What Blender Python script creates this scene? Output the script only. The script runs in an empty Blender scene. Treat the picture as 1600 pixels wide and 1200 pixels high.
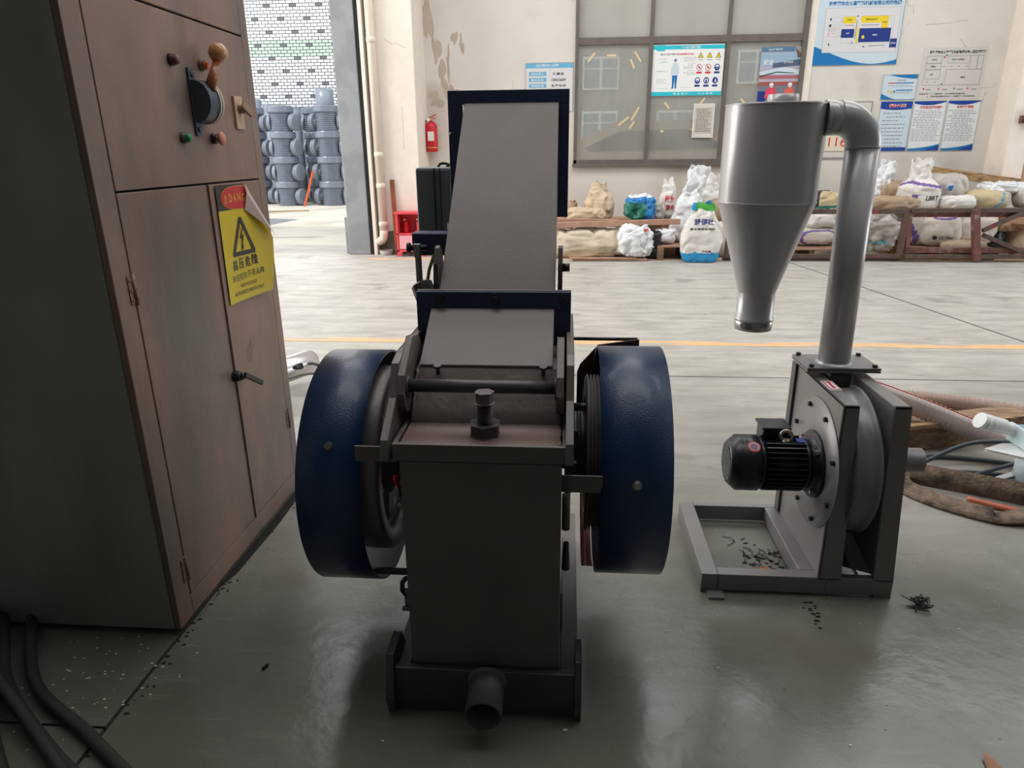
import bpy, math, random
from math import sin, cos, pi, radians
from mathutils import Vector, Matrix, noise
from mathutils.bvhtree import BVHTree

random.seed(7)
S = bpy.context.scene
COL = S.collection

# ------------------------------------------------------------------ camera
cd = bpy.data.cameras.new('camera')
cam = bpy.data.objects.new('camera', cd)
COL.objects.link(cam)
cd.sensor_fit = 'HORIZONTAL'
cd.sensor_width = 36.0
cd.lens = 1075.0 / 1600.0 * 36.0
cd.clip_start = 0.05
cd.clip_end = 300
_p, _y, _r = radians(18.754), radians(4.506), 0.0095
fw = Vector((-sin(_y) * cos(_p), cos(_y) * cos(_p), -sin(_p)))
rt = fw.cross(Vector((0, 0, 1))).normalized()
up = rt.cross(fw)
r2 = rt * cos(_r) - up * sin(_r)
u2 = rt * sin(_r) + up * cos(_r)
mw = Matrix((r2, u2, -fw)).transposed().to_4x4()
mw.translation = Vector((0, 0, 1.5))
cam.matrix_world = mw
S.camera = cam

# ------------------------------------------------------------------ world, sun, daylight, exposure
S.view_settings.view_transform = 'Standard'
S.view_settings.look = 'None'
S.view_settings.gamma = 1.0
S.view_settings.use_curve_mapping = False
S.view_settings.exposure = 0.0

W = bpy.data.worlds.new('sky')
S.world = W
W.use_nodes = True
wn = W.node_tree
bg = wn.nodes['Background']
bg.inputs[0].default_value = (0.90, 0.94, 1.0, 1)
bg.inputs[1].default_value = 2.1

sd = bpy.data.lights.new('sun', 'SUN')
sd.energy = 2.2
sd.angle = radians(3)
sd.color = (1.0, 0.93, 0.82)
sun = bpy.data.objects.new('sun', sd)
COL.objects.link(sun)
sun.rotation_euler = (radians(-38), radians(-30), 0)
sun.rotation_euler = Vector((-0.42, -0.38, 0.82)).to_track_quat('Z', 'Y').to_euler()
sun.location = (-20, -10, 30)

def area(name, loc, direction, sx, sy, power, color=(1, 1, 1)):
    l = bpy.data.lights.new(name, 'AREA')
    l.shape = 'RECTANGLE'
    l.size, l.size_y = sx, sy
    l.energy = power
    l.color = color
    o = bpy.data.objects.new(name, l)
    COL.objects.link(o)
    o.location = loc
    o.rotation_euler = (-Vector(direction)).to_track_quat('Z', 'Y').to_euler()
    return o

# daylight entering by the rooflight over the aisle and the open gateways at both its ends
area('rooflight_daylight', (1.0, 7.7, 6.35), (0, 0, -1), 17.0, 3.2, 530, (0.97, 0.98, 1.0))
area('front_fill_light', (0.5, 2.7, 6.35), (0, 0, -1), 9.0, 1.8, 170, (1.0, 0.97, 0.94))  # added fill lamp above the machines, lifts the foreground
area('left_gateway_daylight', (-8.8, 7.4, 2.3), (1, 0, -0.05), 5.4, 4.2, 430, (1.0, 0.95, 0.88))
area('right_gateway_daylight', (11.8, 7.4, 2.3), (-1, 0, -0.05), 5.4, 4.2, 150, (0.93, 0.97, 1.0))
area('door_daylight', (-5.2, 10.45, 2.3), (0.05, -1, -0.1), 3.6, 4.2, 50, (1.0, 0.97, 0.93))

# ------------------------------------------------------------------ materials
MATS = {}
def lin(c):
    return tuple(((x / 255) / 12.92 if x / 255 <= 0.04045 else ((x / 255 + 0.055) / 1.055) ** 2.4) for x in c)

def mat(name, rgb, rough=0.5, metal=0.0, var=0.0, vscale=6.0, bump=0.0, bscale=40.0, rgb2=None, mixscale=3.0,
        mixlo=0.45, mixhi=0.6, spec=0.5, coat=0.0, stretch=None, emit=None, detail=4.0):
    """paint/metal/cloth material: base colour, optional second colour in noise patches, fine bump"""
    if name in MATS:
        return MATS[name]
    m = bpy.data.materials.new(name)
    m.use_nodes = True
    nt = m.node_tree
    b = nt.nodes['Principled BSDF']
    b.inputs['Roughness'].default_value = rough
    b.inputs['Metallic'].default_value = metal
    b.inputs['Specular IOR Level'].default_value = spec
    if coat:
        b.inputs['Coat Weight'].default_value = coat
        b.inputs['Coat Roughness'].default_value = 0.15
    c = lin(rgb)
    b.inputs['Base Color'].default_value = (*c, 1)
    tc = mp = None
    def coords():
        nonlocal tc, mp
        if mp is None:
            tc = nt.nodes.new('ShaderNodeTexCoord')
            mp = nt.nodes.new('ShaderNodeMapping')
            if stretch:
                mp.inputs['Scale'].default_value = stretch
            nt.links.new(tc.outputs['Object'], mp.inputs[0])
        return mp.outputs[0]
    src = None
    if rgb2 is not None:
        n = nt.nodes.new('ShaderNodeTexNoise')
        n.inputs['Scale'].default_value = mixscale
        n.inputs['Detail'].default_value = 6
        nt.links.new(coords(), n.inputs['Vector'])
        r = nt.nodes.new('ShaderNodeMapRange')
        r.inputs[1].default_value = mixlo
        r.inputs[2].default_value = mixhi
        nt.links.new(n.outputs[0], r.inputs[0])
        mx = nt.nodes.new('ShaderNodeMix')
        mx.data_type = 'RGBA'
        mx.inputs['A'].default_value = (*c, 1)
        mx.inputs['B'].default_value = (*lin(rgb2), 1)
        nt.links.new(r.outputs[0], mx.inputs['Factor'])
        src = mx.outputs['Result']
    if var:
        n = nt.nodes.new('ShaderNodeTexNoise')
        n.inputs['Scale'].default_value = vscale
        n.inputs['Detail'].default_value = detail
        nt.links.new(coords(), n.inputs['Vector'])
        r = nt.nodes.new('ShaderNodeMapRange')
        r.inputs[1].default_value = 0.3
        r.inputs[2].default_value = 0.7
        r.inputs[3].default_value = 1 - var
        r.inputs[4].default_value = 1 + var
        nt.links.new(n.outputs[0], r.inputs[0])
        mx = nt.nodes.new('ShaderNodeMix')
        mx.data_type = 'RGBA'
        mx.blend_type = 'MULTIPLY'
        mx.inputs['Factor'].default_value = 1
        if src:
            nt.links.new(src, mx.inputs['A'])
        else:
            mx.inputs['A'].default_value = (*c, 1)
        nt.links.new(r.outputs[0], mx.inputs['B'])
        src = mx.outputs['Result']
    if src:
        nt.links.new(src, b.inputs['Base Color'])
    if bump:
        n = nt.nodes.new('ShaderNodeTexNoise')
        n.inputs['Scale'].default_value = bscale
        n.inputs['Detail'].default_value = 3
        nt.links.new(coords(), n.inputs['Vector'])
        bp = nt.nodes.new('ShaderNodeBump')
        bp.inputs['Strength'].default_value = bump
        bp.inputs['Distance'].default_value = 0.01
        nt.links.new(n.outputs[0], bp.inputs['Height'])
        nt.links.new(bp.outputs[0], b.inputs['Normal'])
    MATS[name] = m
    return m

GREY = mat('grey_enamel', (104, 98, 95), 0.42, 0.1, var=0.08, vscale=5, bump=0.05, bscale=120)
GREYD = mat('dark_grey_enamel', (74, 71, 72), 0.40, 0.1, var=0.1, vscale=6, bump=0.1, bscale=90)
NAVY = mat('navy_enamel', (42, 56, 90), 0.38, 0.0, var=0.1, bump=0.06, bscale=60)
BLUE = mat('blue_hammer_paint', (3, 44, 84), 0.34, 0.0, var=0.08, bump=0.22, bscale=260, coat=0.2)
BLACK = mat('black_enamel', (30, 34, 38), 0.35, 0.0, var=0.1, bump=0.05)
BLACKM = mat('motor_black', (17, 24, 32), 0.33, 0.0, var=0.1, bump=0.05, bscale=80)
BOXBLK = mat('box_black_green', (92, 104, 108), 0.4, 0.0, var=0.12)
STEEL = mat('bare_steel', (150, 150, 150), 0.32, 0.9, var=0.1)
DSTEEL = mat('dull_steel', (116, 112, 112), 0.45, 0.4, var=0.15, bump=0.1)
SHEET = mat('cyclone_metallic_grey', (194, 193, 196), 0.28, 0.22, var=0.07, vscale=3, bump=0.03, bscale=30)
SHEETP = mat('blower_metallic_grey', (130, 127, 127), 0.38, 0.25, var=0.08, vscale=5, bump=0.05, bscale=60)
DARKIN = mat('dark_interior', (16, 15, 15), 0.8)
MAROON = mat('maroon_primer', (70, 30, 32), 0.5, var=0.2)
PINK = mat('red_primer', (176, 92, 96), 0.5, var=0.12)
CABF = mat('cabinet_brown_paint', (140, 112, 100), 0.42, 0.05, var=0.20, vscale=4.5, bump=0.08, bscale=50, detail=10,
           rgb2=(104, 96, 90), mixscale=2.2, mixlo=0.42, mixhi=0.62, stretch=(1, 1, 0.45))
CABS = mat('cabinet_dark_paint', (150, 155, 150), 0.5, 0.05, var=0.16, vscale=3, bump=0.05, bscale=40,
           rgb2=(124, 122, 116), mixscale=2, mixlo=0.4, mixhi=0.65, stretch=(1, 1, 0.4))
RED = mat('red_paint', (196, 22, 34), 0.35, var=0.08)
REDCAB = mat('red_cabinet_paint', (224, 74, 84), 0.45, var=0.08)
WHITEP = mat('white_print', (236, 236, 234), 0.5)
PAPER = mat('paper', (226, 222, 214), 0.7, var=0.04)
WOOD = mat('weathered_wood', (170, 138, 104), 0.8, var=0.3, vscale=8, bump=0.5, bscale=30, stretch=(1.2, 9, 9))
WOODD = mat('dark_timber', (140, 112, 90), 0.85, var=0.4, vscale=9, bump=0.6, bscale=26, rgb2=(176, 146, 112), mixscale=4,
            mixlo=0.45, mixhi=0.7, stretch=(1.2, 8, 8))
CARD = mat('brown_board', (176, 138, 116), 0.85, var=0.15, vscale=8, bump=0.2)
RUST = mat('rusty_red_steel', (116, 74, 68), 0.6, 0.2, var=0.25, vscale=14, rgb2=(150, 128, 116), mixscale=9, mixlo=0.55,
           mixhi=0.7, bump=0.15)
RUSTD = mat('old_brown_steel', (92, 76, 68), 0.6, 0.2, var=0.25, vscale=14, rgb2=(150, 60, 62), mixscale=5, mixlo=0.6,
            mixhi=0.66, bump=0.15)
BRONZE = mat('brass', (190, 156, 96), 0.4, 0.7)
TEXTK = mat('ink_black', (28, 28, 30), 0.6)
TEXTG = mat('ink_grey', (120, 122, 122), 0.6)

def frame_of(n):
    n = Vector(n).normalized()
    a = Vector((0, 0, 1)) if abs(n.z) < 0.9 else Vector((1, 0, 0))
    x = a.cross(n).normalized()
    return x, n.cross(x), n

class MB:
    """mesh builder: collects simple shapes and links them as one object"""
    def __init__(s):
        s.v, s.f, s.m, s.sm = [], [], [], []
        s.mi = 0
        s.mats = []
        s.smooth = False
    def use(s, material, smooth=None):
        if material not in s.mats:
            s.mats.append(material)
        s.mi = s.mats.index(material)
        if smooth is not None:
            s.smooth = smooth
        return s
    def add(s, vs, fs, smooth=None):
        b = len(s.v)
        s.v += [tuple(p) for p in vs]
        for f in fs:
            s.f.append(tuple(b + i for i in f))
            s.m.append(s.mi)
            s.sm.append(s.smooth if smooth is None else smooth)
        return s
    def box(s, x0, x1, y0, y1, z0, z1):
        v = [(x, y, z) for x in (x0, x1) for y in (y0, y1) for z in (z0, z1)]
        return s.add(v, [(0, 1, 3, 2), (4, 6, 7, 5), (0, 4, 5, 1), (2, 3, 7, 6), (0, 2, 6, 4), (1, 5, 7, 3)], False)
    def obox(s, c, ax, ay, az):
        c, ax, ay, az = map(Vector, (c, ax, ay, az))
        v = [c + i * ax + j * ay + k * az for i in (-1, 1) for j in (-1, 1) for k in (-1, 1)]
        return s.add(v, [(0, 1, 3, 2), (4, 6, 7, 5), (0, 4, 5, 1), (2, 3, 7, 6), (0, 2, 6, 4), (1, 5, 7, 3)], False)
    def bar(s, p0, p1, w, t, upv=(0, 0, 1)):
        p0, p1 = Vector(p0), Vector(p1)
        d = (p1 - p0)
        n = d.normalized()
        side = n.cross(Vector(upv)).normalized()
        u = side.cross(n)
        return s.obox((p0 + p1) / 2, d / 2, side * w / 2, u * t / 2)
    def prism(s, poly, axis, a0, a1):
        """poly in the two other axes (cyclic order kept as given), extruded along axis from a0 to a1"""
        def P(q, a):
            if axis == 'x': return (a, q[0], q[1])
            if axis == 'y': return (q[0], a, q[1])
            return (q[0], q[1], a)
        n = len(poly)
        v = [P(q, a0) for q in poly] + [P(q, a1) for q in poly]
        f = [tuple(range(n)), tuple(range(2 * n - 1, n - 1, -1))]
        f += [(i, (i + 1) % n, n + (i + 1) % n, n + i) for i in range(n)]
        return s.add(v, f, False)
    def ring(s, c, n, prof, seg=32, smooth=True, caps=(False, False), a0=0.0, a1=2 * pi, jitter=None):
        """lathe: prof = [(r, h)...] about axis n through c"""
        c = Vector(c)
        x, y, z = frame_of(n)
        full = abs((a1 - a0) - 2 * pi) < 1e-6
        cnt = seg if full else seg + 1
        v = []
        for r, h in prof:
            for i in range(cnt):
                a = a0 + (a1 - a0) * i / seg
                v.append(c + x * (r * cos(a)) + y * (r * sin(a)) + z * h)
        f = []
        for j in range(len(prof) - 1):
            for i in range(seg):
                k = (i + 1) % cnt
                f.append((j * cnt + i, j * cnt + k, (j + 1) * cnt + k, (j + 1) * cnt + i))
        s.add(v, f, smooth)
        if caps[0]:
            b = len(s.v) - len(v)
            s.f.append(tuple(b + i for i in reversed(range(cnt)))); s.m.append(s.mi); s.sm.append(False)
        if caps[1]:
            b = len(s.v) - cnt
            s.f.append(tuple(b + i for i in range(cnt))); s.m.append(s.mi); s.sm.append(False)
        return s
    def cyl(s, p0, p1, r0, r1=None, seg=24, smooth=True):
        p0, p1 = Vector(p0), Vector(p1)
        r1 = r0 if r1 is None else r1
        return s.ring(p0, p1 - p0, [(r0, 0), (r1, (p1 - p0).length)], seg, smooth, (True, True))
    def tube(s, path, r, seg=12, cap=True, rib=0.0):
        path = [Vector(p) for p in path]
        n = len(path)
        v = []
        tprev = None
        x = None
        for i, p in enumerate(path):
            t = (path[min(i + 1, n - 1)] - path[max(i - 1, 0)]).normalized()
            if x is None:
                x, y, _ = frame_of(t)
            else:
                x = (x - t * x.dot(t)).normalized()
                y = t.cross(x)
            rr = r(i / (n - 1)) if callable(r) else r
            if rib and i % 2:
                rr *= 1 - rib
            for k in range(seg):
                a = 2 * pi * k / seg
                v.append(p + x * rr * cos(a) + y * rr * sin(a))
        f = [(i * seg + k, i * seg + (k + 1) % seg, (i + 1) * seg + (k + 1) % seg, (i + 1) * seg + k)
             for i in range(n - 1) for k in range(seg)]
        s.add(v, f, True)
        if cap:
            b = len(s.v) - len(v)
            for idx in (range(seg - 1, -1, -1), range((n - 1) * seg, n * seg)):
                s.f.append(tuple(b + i for i in idx)); s.m.append(s.mi); s.sm.append(False)
        return s
    def build(s, name, material=None, parent=None, bevel=0.0, bseg=2):
        me = bpy.data.meshes.new(name)
        me.from_pydata(s.v, [], s.f)
        for m in ([material] if material else s.mats):
            me.materials.append(m)
        if not material:
            me.polygons.foreach_set('material_index', s.m)
        me.polygons.foreach_set('use_smooth', s.sm)
        me.validate()
        me.update()
        o = bpy.data.objects.new(name, me)
        COL.objects.link(o)
        if parent:
            put(o, parent)
        if bevel:
            md = o.modifiers.new('bevel', 'BEVEL')
            md.width = bevel
            md.segments = bseg
            md.limit_method = 'ANGLE'
            md.angle_limit = radians(50)
        return o

ORIGIN = {}
def put(o, parent):
    """child meshes are authored in world coordinates; the roots are unrotated empties"""
    o.parent = parent
    base = ORIGIN.get(parent, Vector((0, 0, 0)))
    o.location = -base
    ORIGIN[o] = Vector((0, 0, 0))

def thing(name, label, cat, loc=(0, 0, 0), group=None):
    o = bpy.data.objects.new(name, None)
    o.empty_display_size = 0.1
    COL.objects.link(o)
    o.location = loc
    ORIGIN[o] = Vector(loc)
    o['label'] = label
    o['category'] = cat
    if group:
        o['group'] = group
    return o

def tag(o, label, cat, group=None, kind=None):
    o['label'] = label
    o['category'] = cat
    if group: o['group'] = group
    if kind: o['kind'] = kind
    return o

def struct(o):
    o['kind'] = 'structure'
    return o

def copy_tree(o, parent=None):
    c = o.copy()
    COL.objects.link(c)
    c.parent = parent
    for ch in [x for x in o.children]:
        copy_tree(ch, c)
    return c

_TC = {}
def text_geo(string, bold=0.0):
    key = (string, bold)
    if key in _TC:
        return _TC[key]
    cu = bpy.data.curves.new('t', 'FONT')
    cu.body = string
    cu.size = 1.0
    cu.offset = bold
    cu.resolution_u = 3
    o = bpy.data.objects.new('t', cu)
    COL.objects.link(o)
    dg = bpy.context.evaluated_depsgraph_get()
    me = bpy.data.meshes.new_from_object(o.evaluated_get(dg))
    vs = [tuple(v.co) for v in me.vertices]
    fs = [tuple(p.vertices) for p in me.polygons]
    bpy.data.objects.remove(o)
    bpy.data.curves.remove(cu)
    bpy.data.meshes.remove(me)
    _TC[key] = (vs, fs)
    return vs, fs

class Sheet:
    """flat printed thing: u to the right, v up, metres, on a plate; prints sit a fraction of a millimetre proud"""
    def __init__(s, origin, u, v, w, h, base=None, thick=0.006, warp=None):
        s.o, s.u, s.v = Vector(origin), Vector(u), Vector(v)
        s.n = s.u.cross(s.v)
        s.w, s.h = w, h
        s.mb = MB()
        s.warp = warp
        if base:
            s.mb.use(base)
            s.mb.add([s.P(a, b, d) for a in (0, w) for b in (0, h) for d in (-thick, 0)],
                     [(0, 1, 3, 2), (4, 6, 7, 5), (0, 4, 5, 1), (2, 3, 7, 6), (0, 2, 6, 4), (1, 5, 7, 3)])
    def P(s, a, b, d=0.0):
        if s.warp:
            return s.warp(a, b, d)
        return s.o + s.u * a + s.v * b + s.n * d
    def poly(s, pts, material, layer=1):
        s.mb.use(material)
        s.mb.add([s.P(a, b, 0.0007 * layer) for a, b in pts], [tuple(range(len(pts)))])
    def rect(s, a0, b0, a1, b1, material, layer=1):
        s.poly([(a0, b0), (a1, b0), (a1, b1), (a0, b1)], material, layer)
    def frame(s, a0, b0, a1, b1, t, material, layer=1):
        s.rect(a0, b0, a1, b0 + t, material, layer); s.rect(a0, b1 - t, a1, b1, material, layer)
        s.rect(a0, b0 + t, a0 + t, b1 - t, material, layer); s.rect(a1 - t, b0 + t, a1, b1 - t, material, layer)
    def disc(s, a, b, r, material, layer=1, ry=None, seg=20):
        ry = r if ry is None else ry
        s.poly([(a + r * cos(2 * pi * k / seg), b + ry * sin(2 * pi * k / seg)) for k in range(seg)], material, layer)
    def text(s, string, a, b, h, material, layer=2, width=None, bold=0.01, align='c', slant=0.0):
        vs, fs = text_geo(string, bold)
        if not vs:
            return
        x0 = min(p[0] for p in vs); x1 = max(p[0] for p in vs)
        y0 = min(p[1] for p in vs); y1 = max(p[1] for p in vs)
        k = h / (y1 - y0)
        kx = width / (x1 - x0) if width else k
        tw = (x1 - x0) * kx
        a0 = a - tw / 2 if align == 'c' else a
        s.mb.use(material)
        s.mb.add([s.P(a0 + (p[0] - x0) * kx + slant * (p[1] - y0) * k, b - h / 2 + (p[1] - y0) * k, 0.0007 * layer) for p in vs], fs)
    def build(s, name, parent=None):
        return s.mb.build(name, None, parent)

# ================================================================== THE SETTING
# ---- floor
def floor_material():
    m = bpy.data.materials.new('painted_concrete_floor')
    m.use_nodes = True
    nt = m.node_tree
    b = nt.nodes['Principled BSDF']
    tc = nt.nodes.new('ShaderNodeTexCoord')
    def nz(scale, detail=6, stretch=None, rough=0.55):
        n = nt.nodes.new('ShaderNodeTexNoise')
        n.inputs['Scale'].default_value = scale
        n.inputs['Detail'].default_value = detail
        n.inputs['Roughness'].default_value = rough
        if stretch:
            mp = nt.nodes.new('ShaderNodeMapping')
            mp.inputs['Scale'].default_value = stretch
            nt.links.new(tc.outputs['Object'], mp.inputs[0])
            nt.links.new(mp.outputs[0], n.inputs['Vector'])
        else:
            nt.links.new(tc.outputs['Object'], n.inputs['Vector'])
        return n.outputs[0]
    def ramp(src, lo, hi, a=0.0, c=1.0):
        r = nt.nodes.new('ShaderNodeMapRange')
        r.inputs[1].default_value = lo; r.inputs[2].default_value = hi
        r.inputs[3].default_value = a; r.inputs[4].default_value = c
        nt.links.new(src, r.inputs[0])
        return r.outputs[0]
    def mix(f, a, bb, mode='MIX'):
        x = nt.nodes.new('ShaderNodeMix')
        x.data_type = 'RGBA'
        x.blend_type = mode
        for inp, val in (('Factor', f), ('A', a), ('B', bb)):
            if isinstance(val, (tuple, float)):
                x.inputs[inp].default_value = (*val, 1) if isinstance(val, tuple) else val
            else:
                nt.links.new(val, x.inputs[inp])
        return x.outputs['Result']
    base = mix(ramp(nz(0.9), 0.35, 0.65), lin((96, 96, 88)), lin((112, 112, 104)))
    sep = nt.nodes.new('ShaderNodeSeparateXYZ')
    nt.links.new(tc.outputs['Object'], sep.inputs[0])
    add = nt.nodes.new('ShaderNodeMath'); add.operation = 'ADD'
    nt.links.new(sep.outputs['Y'], add.inputs[0])
    nt.links.new(ramp(nz(0.8), 0.3, 0.7, -0.8, 0.8), add.inputs[1])
    aisle = ramp(add.outputs[0], 1.5, 4.8)            # aisle worn to pale concrete; foreground shade painted in as the darker near end
    base = mix(aisle, base, mix(ramp(nz(2.2, 8, (1, 3.2, 1)), 0.35, 0.62), lin((166, 162, 154)), lin((190, 186, 178))))
    scuff = ramp(nz(5.0, 10, (1, 4.0, 1), 0.7), 0.60, 0.72)
    base = mix(scuff, base, lin((112, 108, 100)))
    base = mix(ramp(nz(1.7, 8), 0.60, 0.72, 0, 0.6), base, lin((106, 98, 88)))
    base = mix(ramp(nz(60, 3), 0.68, 0.74, 0, 0.6), base, lin((86, 82, 76)))
    base = mix(ramp(nz(3.6, 12, (.8, 6.0, 1), 0.75), 0.57, 0.66, 0, .75), base, lin((120, 116, 108)))
    nt.links.new(base, b.inputs['Base Color'])
    rr = nt.nodes.new('ShaderNodeMath'); rr.operation = 'ADD'
    nt.links.new(ramp(nz(3.0, 8), 0.3, 0.7, 0.13, 0.30), rr.inputs[0])
    nt.links.new(ramp(aisle, 0, 1, 0, 0.30), rr.inputs[1])
    nt.links.new(rr.outputs[0], b.inputs['Roughness'])
    b.inputs['Specular IOR Level'].default_value = 0.5
    bp = nt.nodes.new('ShaderNodeBump')
    bp.inputs['Strength'].default_value = 0.22
    bp.inputs['Distance'].default_value = 0.012
    nt.links.new(nz(9.0, 8), bp.inputs['Height'])
    nt.links.new(bp.outputs[0], b.inputs['Normal'])
    return m
FLOOR = floor_material()

def slab(name, xs, ys):
    m = MB()
    m.box(xs[0], xs[1], ys[0], ys[1], -0.25, 0.0)
    return struct(m.build(name, FLOOR))
WALLY = 11.4
slab('floor', (-1.238, 13), (-6, 3.0))
slab('floor', (-9.5, 13), (3.0, WALLY + 0.2))
slab('floor', (-9.5, -1.250), (-6, 1.40))
slab('floor', (-9.5, -1.250), (1.408, 3.0))
DIRT = mat('dirt_in_the_joint', (34, 31, 27), 0.95, var=0.3, bump=0.6)
struct(MB().box(-9.5, 13, -6, WALLY, -0.30, -0.012).build('floor_bed', DIRT))

struct(MB().prism([(-1.239, 2.04), (-1.214, 2.14), (-1.208, 2.3), (-1.200, 2.5), (-1.205, 2.7), (-1.2, 2.9), (-1.239, 2.9)], 'z', .0002, .0012).build('trim_14', DARKIN))  # crumbled edge, with the shade of the cabinet's gap painted near-black
# painted yellow lines along the aisle
LINE = mat('worn_orange_line', (232, 184, 132), 0.6, var=0.12, vscale=12, rgb2=(184, 176, 164), mixscale=3.5, mixlo=0.48,
           mixhi=0.62, stretch=(0.6, 4, 1))
struct(MB().box(-2.95, 12.5, 10.02, 10.13, 0.0, 0.002).build('trim_1', LINE))
struct(MB().box(-8.9, 12.5, 5.43, 5.56, 0.0, 0.002).build('trim_2', LINE))
JOINT = mat('floor_joint_filler', (92, 90, 84), 0.9, var=0.3)
struct(MB().box(-8, 12.5, 4.62, 4.632, 0.0, 0.0012).build('trim_3', JOINT))
struct(MB().prism([(3.05, 9.98), (3.07, 9.98), (3.72, 5.58), (3.70, 5.58)], 'z', 0.0, 0.0015).build('trim_4', JOINT))

# ---- walls
PLAST = mat('white_plaster', (214, 208, 200), 0.85, var=0.06, vscale=1.3, rgb2=(186, 176, 164), mixscale=0.9, mixlo=0.55,
            mixhi=0.75, bump=0.25, bscale=9)
PLASTG = mat('grey_white_plaster', (206, 204, 200), 0.85, var=0.05, vscale=1.5, rgb2=(184, 178, 170), mixscale=1.1,
             mixlo=0.56, mixhi=0.75, bump=0.25, bscale=9)
PILW = mat('cream_pillar_paint', (232, 222, 210), 0.75, var=0.04, bump=0.15, bscale=6)
GREYCON = mat('grey_painted_column', (150, 152, 156), 0.7, var=0.08, vscale=3, bump=0.5, bscale=5,
              rgb2=(134, 136, 140), mixscale=3, mixlo=0.45, mixhi=0.6)
STAIN = mat('peeled_plaster', (184, 170, 155), 0.9, var=0.1)
DARKWALL = mat('dim_workshop_wall', (176, 174, 170), 0.9, var=0.1)

# window hole in the back wall
WX0, WX1, WZ0 = 0.10, 3.47, 1.28
wb = MB()
wb.box(-2.28, WX0, WALLY, WALLY + 0.25, 0, 6.5)
wb.box(WX1, 13, WALLY, WALLY + 0.25, 0, 6.5)
wb.box(WX0, WX1, WALLY, WALLY + 0.25, 0, WZ0)
wb.box(WX0, WX1, WALLY, WALLY + 0.25, 4.6, 6.5)
struct(wb.build('wall_back', PLAST))
struct(MB().box(-9.5, -2.28, WALLY - 0.8, WALLY, 4.6, 6.5).build('wall_back', PLAST))
struct(MB().box(-9.5, -7.2, 10.6, WALLY, 0, 4.6).build('wall_back', PLAST))
# pillar left of the window with its reveal
struct(MB().box(-2.87, -2.19, 10.60, WALLY + 0.2, 0, 6.5).build('wall_pillar', PILW, bevel=0.012))
struct(MB().box(6.28, 7.0, 10.92, WALLY + 0.1, 0, 6.5).build('wall_pillar', PILW, bevel=0.012))
struct(MB().box(-3.32, -2.985, 10.48, 11.0, 0, 6.5).build('wall_door_jamb', GREYCON, bevel=0.015))
struct(MB().box(-2.985, -2.87, 10.62, 10.9, 0, 6.5).box(-2.984, -2.926, 10.49, 10.62, 0, 6.5).build('wall_gap', DARKIN))  # solid fill, the door slot's shade painted as near-black
struct(MB().box(-2.925, -2.875, 10.47, 10.62, 0.0, 6.5).build('trim_5', PILW, bevel=0.004))
# shallow patch chips on the door jamb foot, peeled paint above the extinguisher
struct(MB().box(-3.40, -3.32, 10.6, 10.75, 0.0, 0.55).build('trim_6', GREYCON, bevel=0.01))
def blob(cx, cz, rx, rz, seed, n=22, amp=0.35):
    random.seed(seed)
    ph = [random.uniform(0, 6.28) for _ in range(5)]
    if n > 40:
        amp *= random.uniform(.7, 1.1)
    out = []
    for k in range(n):
        a = 2 * pi * k / n
        r = 1 + amp * sum(sin((j + 2) * a + ph[j]) / (j + 1.5) for j in range(4))
        out.append((cx + rx * r * cos(a), cz + rz * r * sin(a)))
    return out
def Wp(x, z):
    """a point of the back wall, from coordinates taken at 10.6 m"""
    return x * WALLY / 10.6, 1.5 + (z - 1.5) * WALLY / 10.6
st = MB()
for i, (px, pz, rx, rz) in enumerate([(-1.98, 3.25, .07, .35), (-1.86, 2.85, .05, .22), (-1.78, 2.5, .07, .2), (-1.7, 2.66, .03, .18),
                                      (-1.62, 2.25, .06, .16), (-1.6, 3.0, .04, .1), (-1.5, 2.9, .03, .12), (-1.9, 2.2, .1, .1), (-1.66, 1.9, .05, .12)]):
    x, z = Wp(px, pz)
    st.prism(blob(x, z, rx, rz, i + 3, 44, .62), 'y', WALLY - 0.0015 - 0.0002 * i, WALLY)
struct(st.build('trim_7', STAIN))
cr = MB()
random.seed(5)
def crack(x, z, n, dx, dz, t=0.004, y=WALLY):
    for i in range(n):
        x2, z2 = x + dx * random.uniform(0.3, 1.6), z + dz * random.uniform(-0.4, 1.6)
        w = t * random.uniform(0.5, 1.2)
        cr.obox(((x + x2) / 2, y - 0.0005, (z + z2) / 2), ((x2 - x) / 2, 0, (z2 - z) / 2), (0, 0.0008, 0), (w / 2, 0, w / 2))
        x, z = x2, z2
for a in [(3.9, 2.0, 7, .08, .03), (4.9, 3.3, 8, -.03, .09), (5.6, 2.95, 6, .07, -.04), (5.35, 1.2, 6, -.02, -.05), (5.9, 2.3, 7, .05, .02),
          (6.0, 1.9, 6, .02, .07), (3.7, 1.25, 5, .03, .05), (-0.9, 1.9, 6, .01, .1), (4.7, 2.9, 6, .03, .06), (5.1, 3.15, 6, .08, .01)]:
    crack(*a)
for a in [(-2.6, 3.0, 6, .05, -.03), (-2.4, 1.55, 8, .0, .12)]:
    crack(*a, y=10.6)
struct(cr.build('trim_8', mat('wall_crack', (140, 130, 120), 0.9)))

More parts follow.
